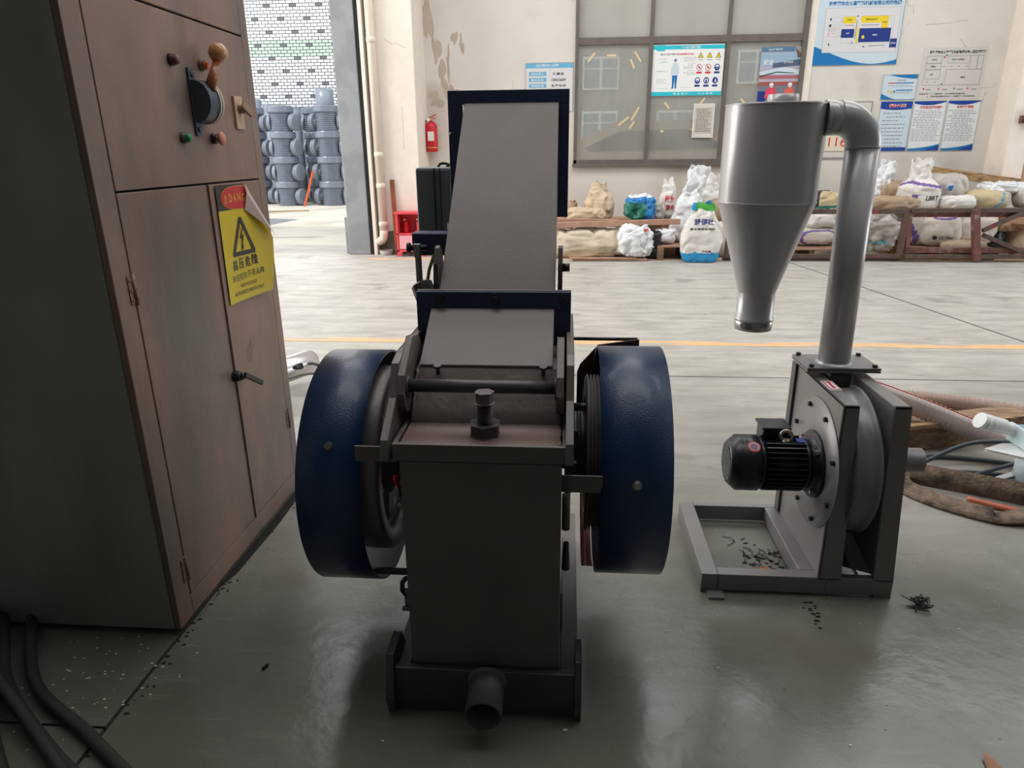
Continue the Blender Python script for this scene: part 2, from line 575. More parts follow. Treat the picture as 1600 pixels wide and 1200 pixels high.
struct(MB().box(-9.7, -9.5, -6, 4.4, 0, 6.5).box(-9.7, -9.5, 4.4, 10.4, 4.5, 6.5).box(-9.7, -9.5, 10.4, 11.6, 0, 6.5).build('wall_left', DARKWALL))
struct(MB().box(13.0, 13.2, -6, 4.4, 0, 6.5).box(13.0, 13.2, 4.4, 10.4, 4.5, 6.5).box(13.0, 13.2, 10.4, 11.6, 0, 6.5).build('wall_right', DARKWALL))
struct(MB().box(-9.7, 13.2, -6.2, -6, 0, 6.5).build('wall_front', DARKWALL))
CEIL = mat('dark_ceiling', (168, 168, 168), 0.9, var=0.1)
struct(MB().box(-9.7, 13.2, -6.2, 1.8, 6.5, 6.7).box(-9.7, -4.0, 1.8, 3.6, 6.5, 6.7).box(5.0, 13.2, 1.8, 3.6, 6.5, 6.7).box(-9.7, 13.2, 3.6, 6.0, 6.5, 6.7).box(-9.7, 13.2, 9.4, 11.6, 6.5, 6.7).build('ceiling', CEIL))
# unseen low deck added over the camera to hold back light
struct(MB().box(-9.5, 13.0, -6.0, 0.9, 3.0, 3.25).build('ceiling_light_block', CEIL))
# corrugated roof light over the aisle
rl = MB()
for i in range(60):
    x = -9.7 + i * 0.3817
    rl.box(x, x + 0.36, 6.0, 9.4, 6.55 + 0.02 * (i % 2), 6.56 + 0.02 * (i % 2))
for i in range(24):  # second strip, unseen, added over the front fill lamp
    x = -4.0 + i * 0.375
    rl.box(x, x + 0.36, 1.8, 3.6, 6.55 + 0.02 * (i % 2), 6.56 + 0.02 * (i % 2))
struct(rl.build('window_2', mat('translucent_roof_sheet', (220, 225, 225), 0.5)))

# ---- window 1 with frame, six panes
FRM = mat('brown_grey_window_frame', (112, 104, 98), 0.5, 0.3, var=0.12)
def glass_mat(name, tint, alpha, rough=0.12):
    m = bpy.data.materials.new(name)
    m.use_nodes = True
    nt = m.node_tree
    nt.nodes.remove(nt.nodes['Principled BSDF'])
    out = nt.nodes['Material Output']
    tr = nt.nodes.new('ShaderNodeBsdfTransparent')
    tr.inputs[0].default_value = (0.88, 0.88, 0.87, 1)
    df = nt.nodes.new('ShaderNodeBsdfDiffuse')
    df.inputs[0].default_value = (*lin(tint), 1)
    gl = nt.nodes.new('ShaderNodeBsdfGlossy')
    gl.inputs['Roughness'].default_value = rough
    gl.inputs[0].default_value = (1, 1, 1, 1)
    tc = nt.nodes.new('ShaderNodeTexCoord')
    mp = nt.nodes.new('ShaderNodeMapping')
    mp.inputs['Scale'].default_value = (1.5, 1, 0.5)
    n = nt.nodes.new('ShaderNodeTexNoise')
    n.inputs['Scale'].default_value = 1.5
    n.inputs['Detail'].default_value = 6
    nt.links.new(tc.outputs['Object'], mp.inputs[0])
    nt.links.new(mp.outputs[0], n.inputs['Vector'])
    r = nt.nodes.new('ShaderNodeMapRange')
    r.inputs[1].default_value = 0.3
    r.inputs[2].default_value = 0.7
    r.inputs[3].default_value = max(0, alpha - 0.08)
    r.inputs[4].default_value = min(1, alpha + 0.08)
    nt.links.new(n.outputs[0], r.inputs[0])
    m1 = nt.nodes.new('ShaderNodeMixShader')
    nt.links.new(r.outputs[0], m1.inputs[0])
    nt.links.new(tr.outputs[0], m1.inputs[1])
    nt.links.new(df.outputs[0], m1.inputs[2])
    fr = nt.nodes.new('ShaderNodeFresnel')
    fr.inputs[0].default_value = 1.5
    m2 = nt.nodes.new('ShaderNodeMixShader')
    nt.links.new(fr.outputs[0], m2.inputs[0])
    nt.links.new(m1.outputs[0], m2.inputs[1])
    nt.links.new(gl.outputs[0], m2.inputs[2])
    nt.links.new(m2.outputs[0], out.inputs[0])
    return m
DUSTY = glass_mat('dusty_window_glass', (188, 186, 180), 0.46)
FROST = glass_mat('frosted_window_glass', (176, 174, 166), 0.95, 0.4)
win = struct(bpy.data.objects.new('window_1', None))
COL.objects.link(win)
win.location = ((WX0 + WX1) / 2, WALLY, WZ0)
ORIGIN[win] = Vector(win.location)
mulx = [WX0, 1.225, 2.345, WX1]
zt, zm, zl = 4.6, 3.03, WZ0
f = MB()
f.box(WX0, WX1, WALLY - 0.03, WALLY + 0.10, zl, zl + 0.07)
f.box(WX0, WX1, WALLY - 0.02, WALLY + 0.09, zm - 0.055, zm + 0.045)
f.box(WX0, WX1, WALLY - 0.03, WALLY + 0.09, zt - 0.06, zt)
f.box(WX0, WX0 + 0.05, WALLY - 0.03, WALLY + 0.09, zl, zt)
f.box(WX1 - 0.07, WX1, WALLY - 0.03, WALLY + 0.09, zl, zt)
f.build('window_frame', FRM, win, bevel=0.004)
for i in (1, 2):
    MB().box(mulx[i] - 0.028, mulx[i] + 0.028, WALLY - 0.02, WALLY + 0.08, zl + 0.07, zm - 0.055).build('mullion', FRM, win, bevel=0.004)
    MB().box(mulx[i] - 0.025, mulx[i] + 0.025, WALLY - 0.01, WALLY + 0.08, zm + 0.045, zt - 0.06).build('mullion', FRM, win, bevel=0.004)
MB().box(WX0 - 0.02, WX1 + 0.02, WALLY - 0.07, WALLY - 0.03, zl - 0.04, zl + 0.01).build('window_sill', FRM, win, bevel=0.004)
for i in range(3):
    a, b = mulx[i] + 0.03, mulx[i + 1] - 0.03
    MB().box(a, b, WALLY + 0.03, WALLY + 0.036, zl + 0.07, zm - 0.055).build('pane', DUSTY, win)
    MB().box(a, b, WALLY + 0.03, WALLY + 0.036, zm + 0.045, zt - 0.06).build('pane', FROST, win)
MB().box(WX1, WX1 + 0.10, WALLY - 0.012, WALLY, zl, zt).build('window_reveal', PILW, win)
# strips of old tape on the panes
TAPE = mat('yellowed_tape', (216, 196, 156), 0.6)
for px, pz, L, ang in [(.32, 2.72, .16, 50), (.60, 2.74, .14, 0), (.96, 2.72, .18, -55), (.89, 2.63, .14, -65), (.96, 1.98, .22, 60), (.80, 1.88, .2, 38),
                       (.92, 1.83, .12, 55), (1.40, 2.08, .12, -50), (1.88, 2.12, .14, 55), (2.45, 2.12, .12, -45), (1.35, 1.74, .05, 0), (1.78, 1.76, .07, 5)]:
    x, z = Wp(px, pz)
    a = radians(ang)
    m = MB().obox((x, WALLY + 0.024, z), (cos(a) * L / 2, 0, sin(a) * L / 2), (0, 0.001, 0), (-sin(a) * 0.016, 0, cos(a) * 0.016))
    m.build('tape_strip', TAPE, win)

# ================================================================== THE YARD OUTSIDE
YARD = mat('yard_concrete', (196, 190, 178), 0.8, var=0.12, vscale=0.6, rgb2=(170, 164, 152), mixscale=0.8, mixlo=0.5, mixhi=0.7, bump=0.2, bscale=3)
struct(MB().box(-24, 20, WALLY + 0.2, 60, -0.2, 0.0).build('floor_yard', YARD))
struct(MB().prism([(-8.9, 13.6), (-6.6, 13.4), (-6.3, 16.2), (-7.6, 16.6), (-9.3, 15.0)], 'z', 0, 0.004).build('trim_9', mat('grey_yard_patch', (120, 122, 126), 0.7, var=0.1)))
struct(MB().prism([(-8.5, 18.0), (-6.9, 18.6), (-7.0, 18.75), (-8.9, 18.3)], 'z', 0, 0.02).build('trim_10', mat('brown_board_flat', (150, 128, 100), 0.8)))
struct(MB().prism([(-9, 12.1), (-4.5, 12.75), (-4.5, 12.78), (-9, 12.16)], 'z', 0, 0.003).build('trim_11', JOINT))
GRASS = mat('grass_strip', (112, 132, 84), 0.9, var=0.3, bump=0.5)
struct(MB().box(-13, -5, 21.9, 23.0, 0, 0.05).build('trim_12', GRASS))
# brick building beyond
BRW = mat('white_glazed_brick', (222, 224, 228), 0.4, var=0.05)
BRG = mat('mint_glazed_brick', (190, 212, 194), 0.4, var=0.05)
BRD = mat('grey_glazed_brick', (104, 106, 112), 0.5, var=0.08)
GROUT = mat('dark_mortar', (62, 62, 66), 0.9)
bw = struct(bpy.data.objects.new('wall_yard', None)); COL.objects.link(bw); bw.location = (-9, 23.0, 0); ORIGIN[bw] = Vector(bw.location)
MB().box(-22, -4.2, 23.02, 23.6, 0, 8.5).build('mortar_backing', GROUT, bw)
m = MB()
pw, ph = 0.205, 0.092
for r in range(86):
    z = 0.2 + r * ph
    for c in range(-1, 37):
        x = -12.2 + c * pw + (pw / 2 if r % 2 else 0)
        if 5.05 < z < 5.45 and False: pass
        dark = (r % 4 == 0) and ((c + (2 if (r // 4) % 2 else 0)) % 4 == 0)
        m.use(BRD if dark else (BRG if 4.32 < z < 4.72 else BRW))
        d = random.uniform(0, 0.006)
        x0, x1, y0, z0, z1 = x, x + pw - 0.022, 22.998 - d, z, z + ph - 0.019
        m.add([(x0, y0, z0), (x1, y0, z0), (x1, y0, z1), (x0, y0, z1), (x0, y0 + .03, z0), (x1, y0 + .03, z0), (x1, y0 + .03, z1), (x0, y0 + .03, z1)],
              [(0, 1, 2, 3), (1, 5, 6, 2), (4, 0, 3, 7), (3, 2, 6, 7), (4, 5, 1, 0)])
bo = m.build('glazed_bricks', None, bw)
bo['kind'] = 'stuff'

# stacked grey plastic pipe fittings
PLAS = mat('grey_plastic', (124, 132, 146), 0.28, var=0.08)
PLAS2 = mat('grey_plastic_lid', (128, 136, 148), 0.3, var=0.08)
def fitting(proto_only=False, tall=False):
    t = thing('pipe_fitting', 'x', 'pipe fitting')
    prof = []
    h, R = 0.69, 0.325
    n = 9
    prof += [(R * 0.96, 0.0)]
    for i in range(n):
        z = 0.01 + i * 0.054
        prof += [(R * 0.92, z), (R * 0.92, z + 0.036), (R * 1.0, z + 0.040), (R * 1.0, z + 0.054), (R * 0.92, z + 0.054)]
    prof += [(R * 0.97, 0.50)]
    MB().ring((0, 0, 0), (0, 0, 1), prof, 28, False).build('ribbed_barrel', PLAS, t)
    MB().ring((0, 0, 0), (0, 0, 1), [(R * 0.9, 0.50), (R * 1.12, 0.51), (R * 1.15, 0.53), (R * 1.15, 0.67), (R * 1.12, 0.685), (R * .9, 0.685), (R * .9, 0.58)], 28, False).build('collar', PLAS, t)
    for s, nm in ((1, 'side_socket'), (-1, 'side_cap')):
        c = Vector((s * R * 0.9, -0.05, 0.25)); d = Vector((s, -0.25, 0))
        if s > 0:
            MB().ring(c, d, [(0.12, 0), (0.12, .05), (0.22, .055), (0.235, .07), (0.235, .10), (0.215, .105), (0.235, .11), (0.235, .14), (0.215, .145), (0.235, .15), (0.235, .19), (0.20, .20), (.0, .205)], 24, True).build(nm, PLAS2, t)
        else:
            MB().ring(c, d, [(0.21, 0), (0.22, .04), (0.18, .09), (0.10, .12), (0, .125)], 24, True).build(nm, PLAS2, t)
    return t
def put_copy(src, loc, rz, label, group, first=[True]):
    o = copy_tree(src)
    o.location = loc
    o.rotation_euler = (0, 0, rz)
    o['label'] = label
    o['group'] = group
    return o
pf = fitting()
stacks = [(-9.38, 21.3, 4, 0.1, 'nearest the electrical cabinet'), (-8.25, 20.7, 4, 0.0, 'with sockets facing right, front row'),
          (-7.62, 21.75, 4, -.3, 'half hidden behind the two front stacks'), (-6.90, 20.7, 4, pi, 'tallest at the right with sockets facing left'),
          (-6.15, 21.5, 4, .2, 'beside the grey column')]
posn = ['bottom', 'second from bottom', 'third from bottom', 'top']
first = True
for (x, y, n, rz, lab) in stacks:
    for k in range(n):
        lbl = '%s fitting of the grey stack %s' % (posn[k], lab)
        if first:
            o = pf; first = False
            o.location = (x, y, k * 0.69); o.rotation_euler = (0, 0, rz); o['label'] = lbl; o['group'] = 'stacked grey pipe fittings'
        else:
            put_copy(pf, (x, y, k * 0.69), rz + random.uniform(-.05, .05), lbl, 'stacked grey pipe fittings')
# open pipe ends standing on the stacks
for i, (x, y, z, lab) in enumerate([(-9.66, 22.3, 0, 'leftmost'), (-9.24, 22.3, 0, 'second from the left'), (-8.84, 22.3, 0, 'third from the left'), (-8.44, 22.3, 0, 'fourth from the left'), (-8.04, 22.3, 0, 'rightmost')]):
    top = (3.05, 2.92, 2.88, 2.80, 2.74)[i]
    o = MB().ring((x, y, 0), (0, 0, 1), [(0.185, 0), (0.185, top), (0.17, top), (0.17, top - .3)], 24, True).build('plastic_pipe', PLAS2)
    tag(o, 'plain grey plastic pipe standing behind the fitting stacks, %s' % lab, 'pipe', 'pipes standing behind the stacks')
o = MB().ring((-6.90, 20.7, 2.765), (0, 0, 1), [(0.25, 0), (0.25, .42), (0.235, .42), (0.235, .1)], 28, True).build('plastic_pipe', PLAS2)
tag(o, 'short smooth grey pipe standing on top of the tallest fitting stack', 'pipe')
o = MB().bar((-7.62, 20.2, 0.0), (-7.36, 20.45, 0.98), 0.05, 0.05).build('orange_bar', mat('orange_paint', (222, 92, 40), 0.5), None, bevel=.006)
tag(o, 'slim orange bar leaning against the grey pipe fittings in the yard', 'bar')

# behind the dusty window: facade across the yard and a parked pale car
FAC = mat('grey_green_facade', (132, 132, 126), 0.9, var=0.06)
fb = thing('far_building', 'grey building across the yard seen through the dusty window', 'building', (2, 21, 0))
MB().box(-3, 9, 21, 25, 0, 9).build('wall', FAC, fb)
PALEW = mat('pale_window_frame', (205, 214, 216), 0.5)
WGL = mat('far_window_glass', (120, 140, 148), 0.15)
for (x, z) in [(0.9, 3.5), (0.9, 2.1), (3.0, 2.1), (3.0, 3.6), (5.1, 2.1), (0.9, 5.2), (3.0, 5.2), (5.1, 3.6)]:
    a = MB().box(x - .5, x + .5, 20.94, 21.0, z - .42, z + .42).build('window', PALEW, fb)
    for sx in (-1, 1):
        for (za, zb) in ((-.36, .1), (.15, .36)):
            g = MB().box(x + (.04 if sx > 0 else -.45), x + (.45 if sx > 0 else -.04), 20.925, 20.942, z + za, z + zb).build('pane', WGL, a)
            g.location = (0, 0, 0)
CARP = mat('pale_car_paint', (222, 208, 184), 0.25, coat=0.5)
CARG = mat('car_glass', (40, 46, 48), 0.1)
ct = thing('car', 'pale parked car seen through the dusty window', 'car', (1.6, 14.4, 0))
body = [(-1.3, .5), (-1.25, 1.25), (-0.95, 1.42), (0.1, 1.50), (0.85, 1.88), (2.3, 1.92), (3.15, 1.5), (3.8, 1.36), (3.9, .55), (3.6, .38), (-1.1, .38)]
m = MB()
m.prism(body, 'y', 13.6, 15.3)
m.build('body', CARP, ct, bevel=.09, bseg=3)
MB().prism([(.35, 1.53), (.95, 1.81), (2.2, 1.84), (2.85, 1.55), (2.8, 1.50), (.40, 1.46)], 'y', 13.58, 13.66).build('side_window', CARG, ct)
for wx in (-.4, 2.95):
    MB().cyl((wx, 13.57, .33), (wx, 13.8, .33), .33, seg=28).build('wheel', mat('tyre', (28, 28, 28), .8), ct)
MB().box(-1.28, -1.12, 13.58, 13.95, 1.28, 1.40).build('tail_lamp', mat('red_lamp', (210, 40, 40), .3), ct, bevel=.01)

# ================================================================== ON AND BY THE BACK WALL
# down pipe
PVC = mat('cream_pvc_pipe', (224, 212, 196), 0.4, var=0.04)
dp = thing('downpipe', 'cream plastic downpipe with a bend at the foot, on the pillar by the door', 'pipe', (-2.77, 10.52, 0))
MB().cyl((-2.775, 10.53, 0.33), (-2.775, 10.53, 6.5), 0.062, seg=24).build('pipe', PVC, dp)
for z in (0.42, 0.98, 1.42, 2.95):
    MB().ring((-2.775, 10.53, z), (0, 0, 1), [(.062, 0), (.069, .002), (.069, .07), (.062, .072)], 24).build('joint_collar', PVC, dp)
MB().tube([(-2.775, 10.53, .36), (-2.775, 10.53, .30), (-2.785, 10.53, .25), (-2.81, 10.53, .215), (-2.85, 10.53, .2), (-2.89, 10.53, .2)], .066, 20).build('elbow', PVC, dp)
struct(MB().prism([(-2.86, .0), (-2.2, 0), (-2.2, .30), (-2.45, .36), (-2.86, .33)], 'y', 10.592, 10.601).build('trim_13', mat('bare_dark_plaster', (104, 100, 92), .9, var=.2)))
tag(MB().ring((-2.74, 10.47, 0), (0, 0, 1), [(.09, 0), (.105, .07), (.098, .07), (.085, .012), (0, .012)], 24).build('pet_bowl', mat('grey_bowl', (160, 158, 152), .5)),
    'small round grey bowl on the floor under the downpipe', 'bowl')
# brown strip leaning on the pillar
tag(MB().bar((-2.575, 10.50, 0), (-2.61, 10.58, 1.10), .06, .03, (0, 1, 0)).build('wooden_strip', mat('red_brown_wood', (136, 66, 40), .6, var=.2), bevel=.004),
    'tall narrow red-brown wooden strip leaning on the pillar beside the red cabinet', 'strip')

# red cabinet with two extinguishers
fc = thing('fire_cabinet', 'small red metal extinguisher cabinet on the floor against the pillar', 'cabinet', (-2.2, 10.45, 0))
cx0, cx1, cy0, cy1 = -2.52, -2.06, 10.28, 10.56
m = MB().box(cx0, cx0 + .03, cy0, cy1, .07, .62).box(cx1 - .03, cx1, cy0, cy1, .07, .62).box(cx0, cx1, cy1 - .01, cy1, .07, .62)
m.box(cx0, cx1, cy0, cy1, .07, .10).box(cx0, cx1, cy0, cy1, .315, .34)
m.build('carcass', REDCAB, fc, bevel=.003)
MB().box(cx0 - .02, cx1 + .02, cy0 - .02, cy1, .62, .65).build('top', REDCAB, fc, bevel=.004)
MB().box(cx0 + .04, cx1 - .04, cy0, cy0 + .012, .11, .31).build('door', mat('pale_red_sticker', (236, 170, 178), .35), fc, bevel=.002)
for x in (cx0, cx1 - .08):
    MB().prism([(x, 0), (x + .05, 0), (x + .08, .07), (x, .07)], 'y', cy0, cy0 + .03).build('foot', REDCAB, fc)
def extinguisher(x, y, z, s, label, group=None, paper=False):
    t = thing('fire_extinguisher', label, 'extinguisher', (x, y, z), group)
    r, h = .085 * s, .40 * s
    MB().ring((x, y, z), (0, 0, 1), [(0, 0), (r * .95, 0), (r, .012), (r, h * .82), (r * .8, h * .93), (r * .35, h), (0, h)], 24).build('cylinder', RED, t)
    MB().cyl((x, y, z + h), (x, y, z + h + .04 * s), .022 * s, seg=12).build('valve', BRONZE, t)
    m = MB()
    m.bar((x - .02 * s, y, z + h + .045 * s), (x + .075 * s, y, z + h + .085 * s), .025 * s, .012 * s)
    m.bar((x - .02 * s, y, z + h + .035 * s), (x + .07 * s, y, z + h + .04 * s), .025 * s, .012 * s)
    m.build('handle', BLACK if s < 1 else RED, t)
    MB().cyl((x - .03 * s, y - .02, z + h + .02 * s), (x - .03 * s, y - .045, z + h + .02 * s), .022 * s, seg=14).build('gauge', WHITEP, t)
    MB().tube([(x - .02, y - .01, z + h + .02), (x - .07 * s, y - .02, z + h), (x - .1 * s, y - .02, z + h * .8), (x - .098 * s, y - .01, z + h * .4)], .010 * s, 8).build('hose', BLACK, t)
    if paper:
        MB().box(x - .035 * s, x + .05 * s, y - r - .006, y - r + .001, z + h * .36, z + h * .66).build('paper_tag', PAPER, t)
        MB().ring((x, y, z + h * .12), (0, 0, 1), [(r + .001, 0), (r + .002, .001), (r + .002, .016), (r + .001, .017)], 24).build('band', BRONZE, t)
    return t
extinguisher(-2.39, 10.40, .342, .46, 'left small red extinguisher inside the red floor cabinet')
extinguisher(-2.20, 10.40, .342, .46, 'right small red extinguisher inside the red floor cabinet')
x, z = Wp(-1.96, 1.49)
extinguisher(x, WALLY - .14, z, 1.12, 'red fire extinguisher with a paper tag hanging on the back wall', paper=True)

# ---- notices on the wall
def wall_sheet(px0, px1, pz0, pz1, base, y=WALLY, thick=.008, off=None):
    x0, z0 = Wp(px0, pz0); x1, z1 = Wp(px1, pz1)
    return Sheet((x0, y - thick - .001, z0), (1, 0, 0), (0, 0, 1), x1 - x0, z1 - z0, base, thick)
CY1 = mat('print_sky_blue', (104, 174, 206), .45)
CY2 = mat('print_blue_white', (176, 206, 218), .45)
CYAN = mat('print_cyan', (40, 190, 208), .45)
PBLUE = mat('print_blue', (18, 116, 178), .45)
PDBL = mat('print_deep_blue', (20, 62, 150), .45)
PNAVY = mat('print_navy', (26, 48, 128), .45)
PRED = mat('print_red', (212, 52, 60), .45)
PYEL = mat('print_yellow', (232, 204, 40), .45)
PGRY = mat('print_pale_grey', (214, 212, 212), .5)
PBG = mat('print_pale_blue', (200, 214, 222), .4)
PGREEN = mat('print_green', (60, 140, 96), .5)
PLINE = mat('print_line_grey', (150, 150, 150), .5)

def lines(s, x0, x1, ys, h, material=TEXTG, seed=1, indent=0.06):
    random.seed(seed)
    for y in ys:
        a = x0 + random.choice([0, 0, indent])
        end = x1 - random.choice([0, .02, .1, .25]) * (x1 - x0)
        while a < end:
            w = random.uniform(.03, .09) * (x1 - x0) * 2
            s.rect(a, y, min(a + w, end), y + h, material, 1)
            a += w + .012
# poster a: duty card beside the window
s = wall_sheet(-.60, .07, 2.02, 2.66, PGRY)
w, h = s.w, s.h
s.rect(0, h - .075, w, h, CY1, 1); s.frame(0, 0, w, h, .006, PLINE, 2)
s.text('企业主要负责人公示牌', w * .45, h - .037, .04, WHITEP, 3, width=.34)
for i, (l, r) in enumerate([('安全负责人', '陈鹏忠'), ('联系方式', '13606226604'), ('管辖区域', '生产车间'), ('管理职责', '安全生产管理')]):
    y = h - .155 - i * .083
    s.rect(.05, y - .028, .315, y + .03, CY1, 1)
    s.text(l, .18, y, .034, WHITEP, 3, width=.19)
    s.text(r, .50, y, .038, TEXTK, 3, width=min(.22, .055 * max(3, len(r)) * (1 if i != 1 else .45)))
tag(s.build('duty_notice'), 'blue and white duty notice on the wall just left of the window', 'notice')

# poster b on the middle pane
s = Sheet((1.255, WALLY - .002, 2.26), (1, 0, 0), (0, 0, 1), 1.04, .70, WHITEP, .004)
w, h = s.w, s.h
s.rect(0, h - .065, w, h - .012, CYAN, 1); s.rect(.05, h - .085, .17, h - .005, CYAN, 2); s.rect(0, 0, w, .055, CYAN, 1)
s.text('个人防护穿戴示意图', w * .53, h - .039, .036, WHITEP, 3, width=.27)
s.text('安 全 生 产', w * .42, .027, .03, WHITEP, 3, width=.22); s.text('人 人 有 责', w * .77, .027, .03, WHITEP, 3, width=.22)
s.text('进入烤火生产车间', .22, h - .13, .030, TEXTK, 2, width=.22); s.text('请正确穿戴防护用品', .47, h - .13, .030, PRED, 2, width=.25)
# figure of a worker
fx = .335
s.disc(fx, h - .225, .020, mat('print_skin', (226, 190, 168), .5), 2); s.poly([(fx - .022, h - .222), (fx + .022, h - .222), (fx + .014, h - .198), (fx, h - .190), (fx - .014, h - .198)], PBLUE, 3)
s.poly([(fx - .03, h - .25), (fx + .03, h - .25), (fx + .055, h - .32), (fx + .055, h - .42), (fx + .035, h - .43), (fx - .035, h - .43), (fx - .055, h - .42), (fx - .055, h - .32)], PBG, 2)
s.poly([(fx - .04, h - .42), (fx + .04, h - .42), (fx + .03, h - .57), (fx + .035, h - .60), (fx + .01, h - .60), (fx, h - .45), (fx - .01, h - .60), (fx - .045, h - .60), (fx - .03, h - .57)], PBLUE, 3)
lines(s, .07, .22, [h - .20, h - .235, h - .36, h - .475, h - .50, h - .525], .006, seed=2)
lines(s, .46, .64, [h - .18, h - .2, h - .225, h - .26, h - .285, h - .31, h - .325, h - .36, h - .39, h - .41], .006, seed=3)
s.rect(.07, h - .245, .24, h - .242, CY1); s.rect(.07, h - .37, .24, h - .367, CY1); s.rect(.43, .11, .6, .113, CY1); s.rect(.07, .10, .24, .103, CY1)
for i in range(3):
    cx = .70 + i * .13
    s.poly([(cx - .042, h - .185), (cx + .042, h - .185), (cx, h - .105)], TEXTK, 2); s.poly([(cx - .034, h - .180), (cx + .034, h - .180), (cx, h - .115)], PYEL, 3)
    s.rect(cx - .003, h - .16, cx + .003, h - .135, TEXTK, 4); s.rect(cx - .003, h - .172, cx + .003, h - .166, TEXTK, 4)
    s.rect(cx - .035, h - .215, cx + .035, h - .208, TEXTG, 2)
    y = h - .315
    if i < 2:
        s.disc(cx - .01, y, .041, PRED, 2, .046); s.disc(cx - .01, y, .033, WHITEP, 3, .038); s.rect(cx - .022, y - .014, cx + .002, y + .008, TEXTK, 4)
        s.poly([(cx - .037, y + .026), (cx - .031, y + .031), (cx + .018, y - .026), (cx + .012, y - .031)], PRED, 5); s.rect(cx - .05, y - .085, cx + .03, y - .058, PRED, 2)
    else:
        s.disc(cx - .01, y, .041, PNAVY, 2, .046); s.disc(cx - .01, y + .008, .026, WHITEP, 3, .026); s.rect(cx - .036, y - .012, cx + .016, y + .004, PDBL, 4); s.rect(cx - .05, y - .085, cx + .03, y - .058, PNAVY, 2)
    y = h - .495
    s.disc(cx - .025, y, .041, PNAVY, 2, .046); s.rect(cx - .065, y - .085, cx + .015, y - .058, PNAVY, 2)
    if i == 2: s.poly([(cx - .03, y - .03), (cx - .012, y - .03), (cx - .012, y + .01), (cx - .02, y + .035), (cx - .03, y)], WHITEP, 3)
    elif i == 1: s.disc(cx - .025, y, .028, WHITEP, 3); s.rect(cx - .037, y - .024, cx - .013, y + .012, PNAVY, 4)
    else: s.disc(cx - .025, y + .008, .026, WHITEP, 3); s.rect(cx - .04, y - .012, cx - .01, y + .002, PNAVY, 4)
tag(s.build('safety_poster'), 'cyan and white protective clothing poster with round signs on the window', 'poster')

# poster c: photo poster on the right pane
s = Sheet((2.83, WALLY - .002, 2.13), (1, 0, 0), (0, 0, 1), .60, .77, mat('poster_mauve', (176, 172, 186), .4), .004)
w, h = s.w, s.h
s.rect(0, h - .065, w * .8, h, mat('poster_blue_grey', (86, 122, 150), .4)); s.text('安全生产 警钟长鸣', .20, h - .032, .026, WHITEP, 3, width=.2)
s.rect(0, h - .25, w, h - .08, mat('poster_sky', (150, 178, 200), .4)); s.poly([(.18, h - .22), (w, h - .16), (w, h - .25), (.18, h - .28)], mat('poster_slate', (84, 98, 120), .4), 2)
s.text('安全', .11, h - .20, .075, WHITEP, 4, width=.15, slant=.15); s.text('生产管理', .40, h - .205, .026, WHITEP, 4, width=.14)
MAUV = mat('poster_dusty_red', (176, 106, 112), .4)
s.poly([(0, h - .33), (w * .6, h - .27), (w, h - .32), (w, h - .37), (0, h - .37)], PBG, 2); s.rect(0, h - .43, w, h - .38, MAUV, 2)
s.poly([(0, h - .39), (.25, h - .33), (.5, h - .35), (.5, h - .36), (.25, h - .345), (0, h - .405)], TEXTK, 3); s.rect(0, h - .52, w, h - .47, mat('poster_brick', (160, 84, 78), .4), 2)
s.rect(0, 0, w, h - .52, mat('poster_grey', (122, 120, 132), .4), 1); s.rect(0, 0, .12, h - .60, PNAVY, 3)
for cx, c in ((.19, (222, 70, 92)), (.46, (216, 104, 84))):
    s.poly([(cx - .09, .08), (cx + .09, .08), (cx + .07, .19), (cx + .02, .22), (cx - .02, .22), (cx - .07, .19)], mat('poster_vest_%d' % c[1], c, .4), 4)
    s.disc(cx, .245, .026, mat('print_skin', (226, 190, 168), .5), 5); s.poly([(cx - .034, .25), (cx + .034, .25), (cx + .02, .285), (cx - .02, .285)], WHITEP, 6)
s.poly([(w, h - .12), (w - .12, h), (w, h)], DUSTY and mat('poster_backing_gap', (150, 148, 138), .6), 3)
s.poly([(w, h - .12), (w - .12, h - .01), (w - .07, h - .15)], mat('poster_curl', (110, 84, 70), .6), 6)
tag(s.build('photo_poster'), 'faded poster with two orange-vested workers and a curled corner, right window pane', 'poster')
# typed sheet on the glass
s = Sheet((1.905, WALLY - .002, 1.66), (1, 0, 0), (0, 0, 1), .315, .485, PAPER, .003)
s.frame(.02, .02, .295, .465, .004, TEXTG, 1)
s.rect(.03, .05, .285, .44, mat('typed_area', (196, 190, 178), .8), 1)
lines(s, .045, .27, [.40 - i * .021 for i in range(16)], .008, seed=8, indent=.02)
tag(s.build('typed_notice'), 'yellowed typed sheet taped low on the middle window pane', 'notice')

# poster d: four colour plan
s = wall_sheet(3.31, 4.43, 2.555, 3.50, PBG)
w, h = s.w, s.h
def swoosh(s, w, h, y0, y1, yb, material, layer=1, flip=False, n=14):
    pts = []
    for i in range(n + 1):
        t = i / n
        pts.append((w * t, y0 + (y1 - y0) * t - yb * sin(pi * t)))
    s.poly(([(0, h if flip else 0)] + pts + [(w, h if flip else 0)]) if True else pts, material, layer)
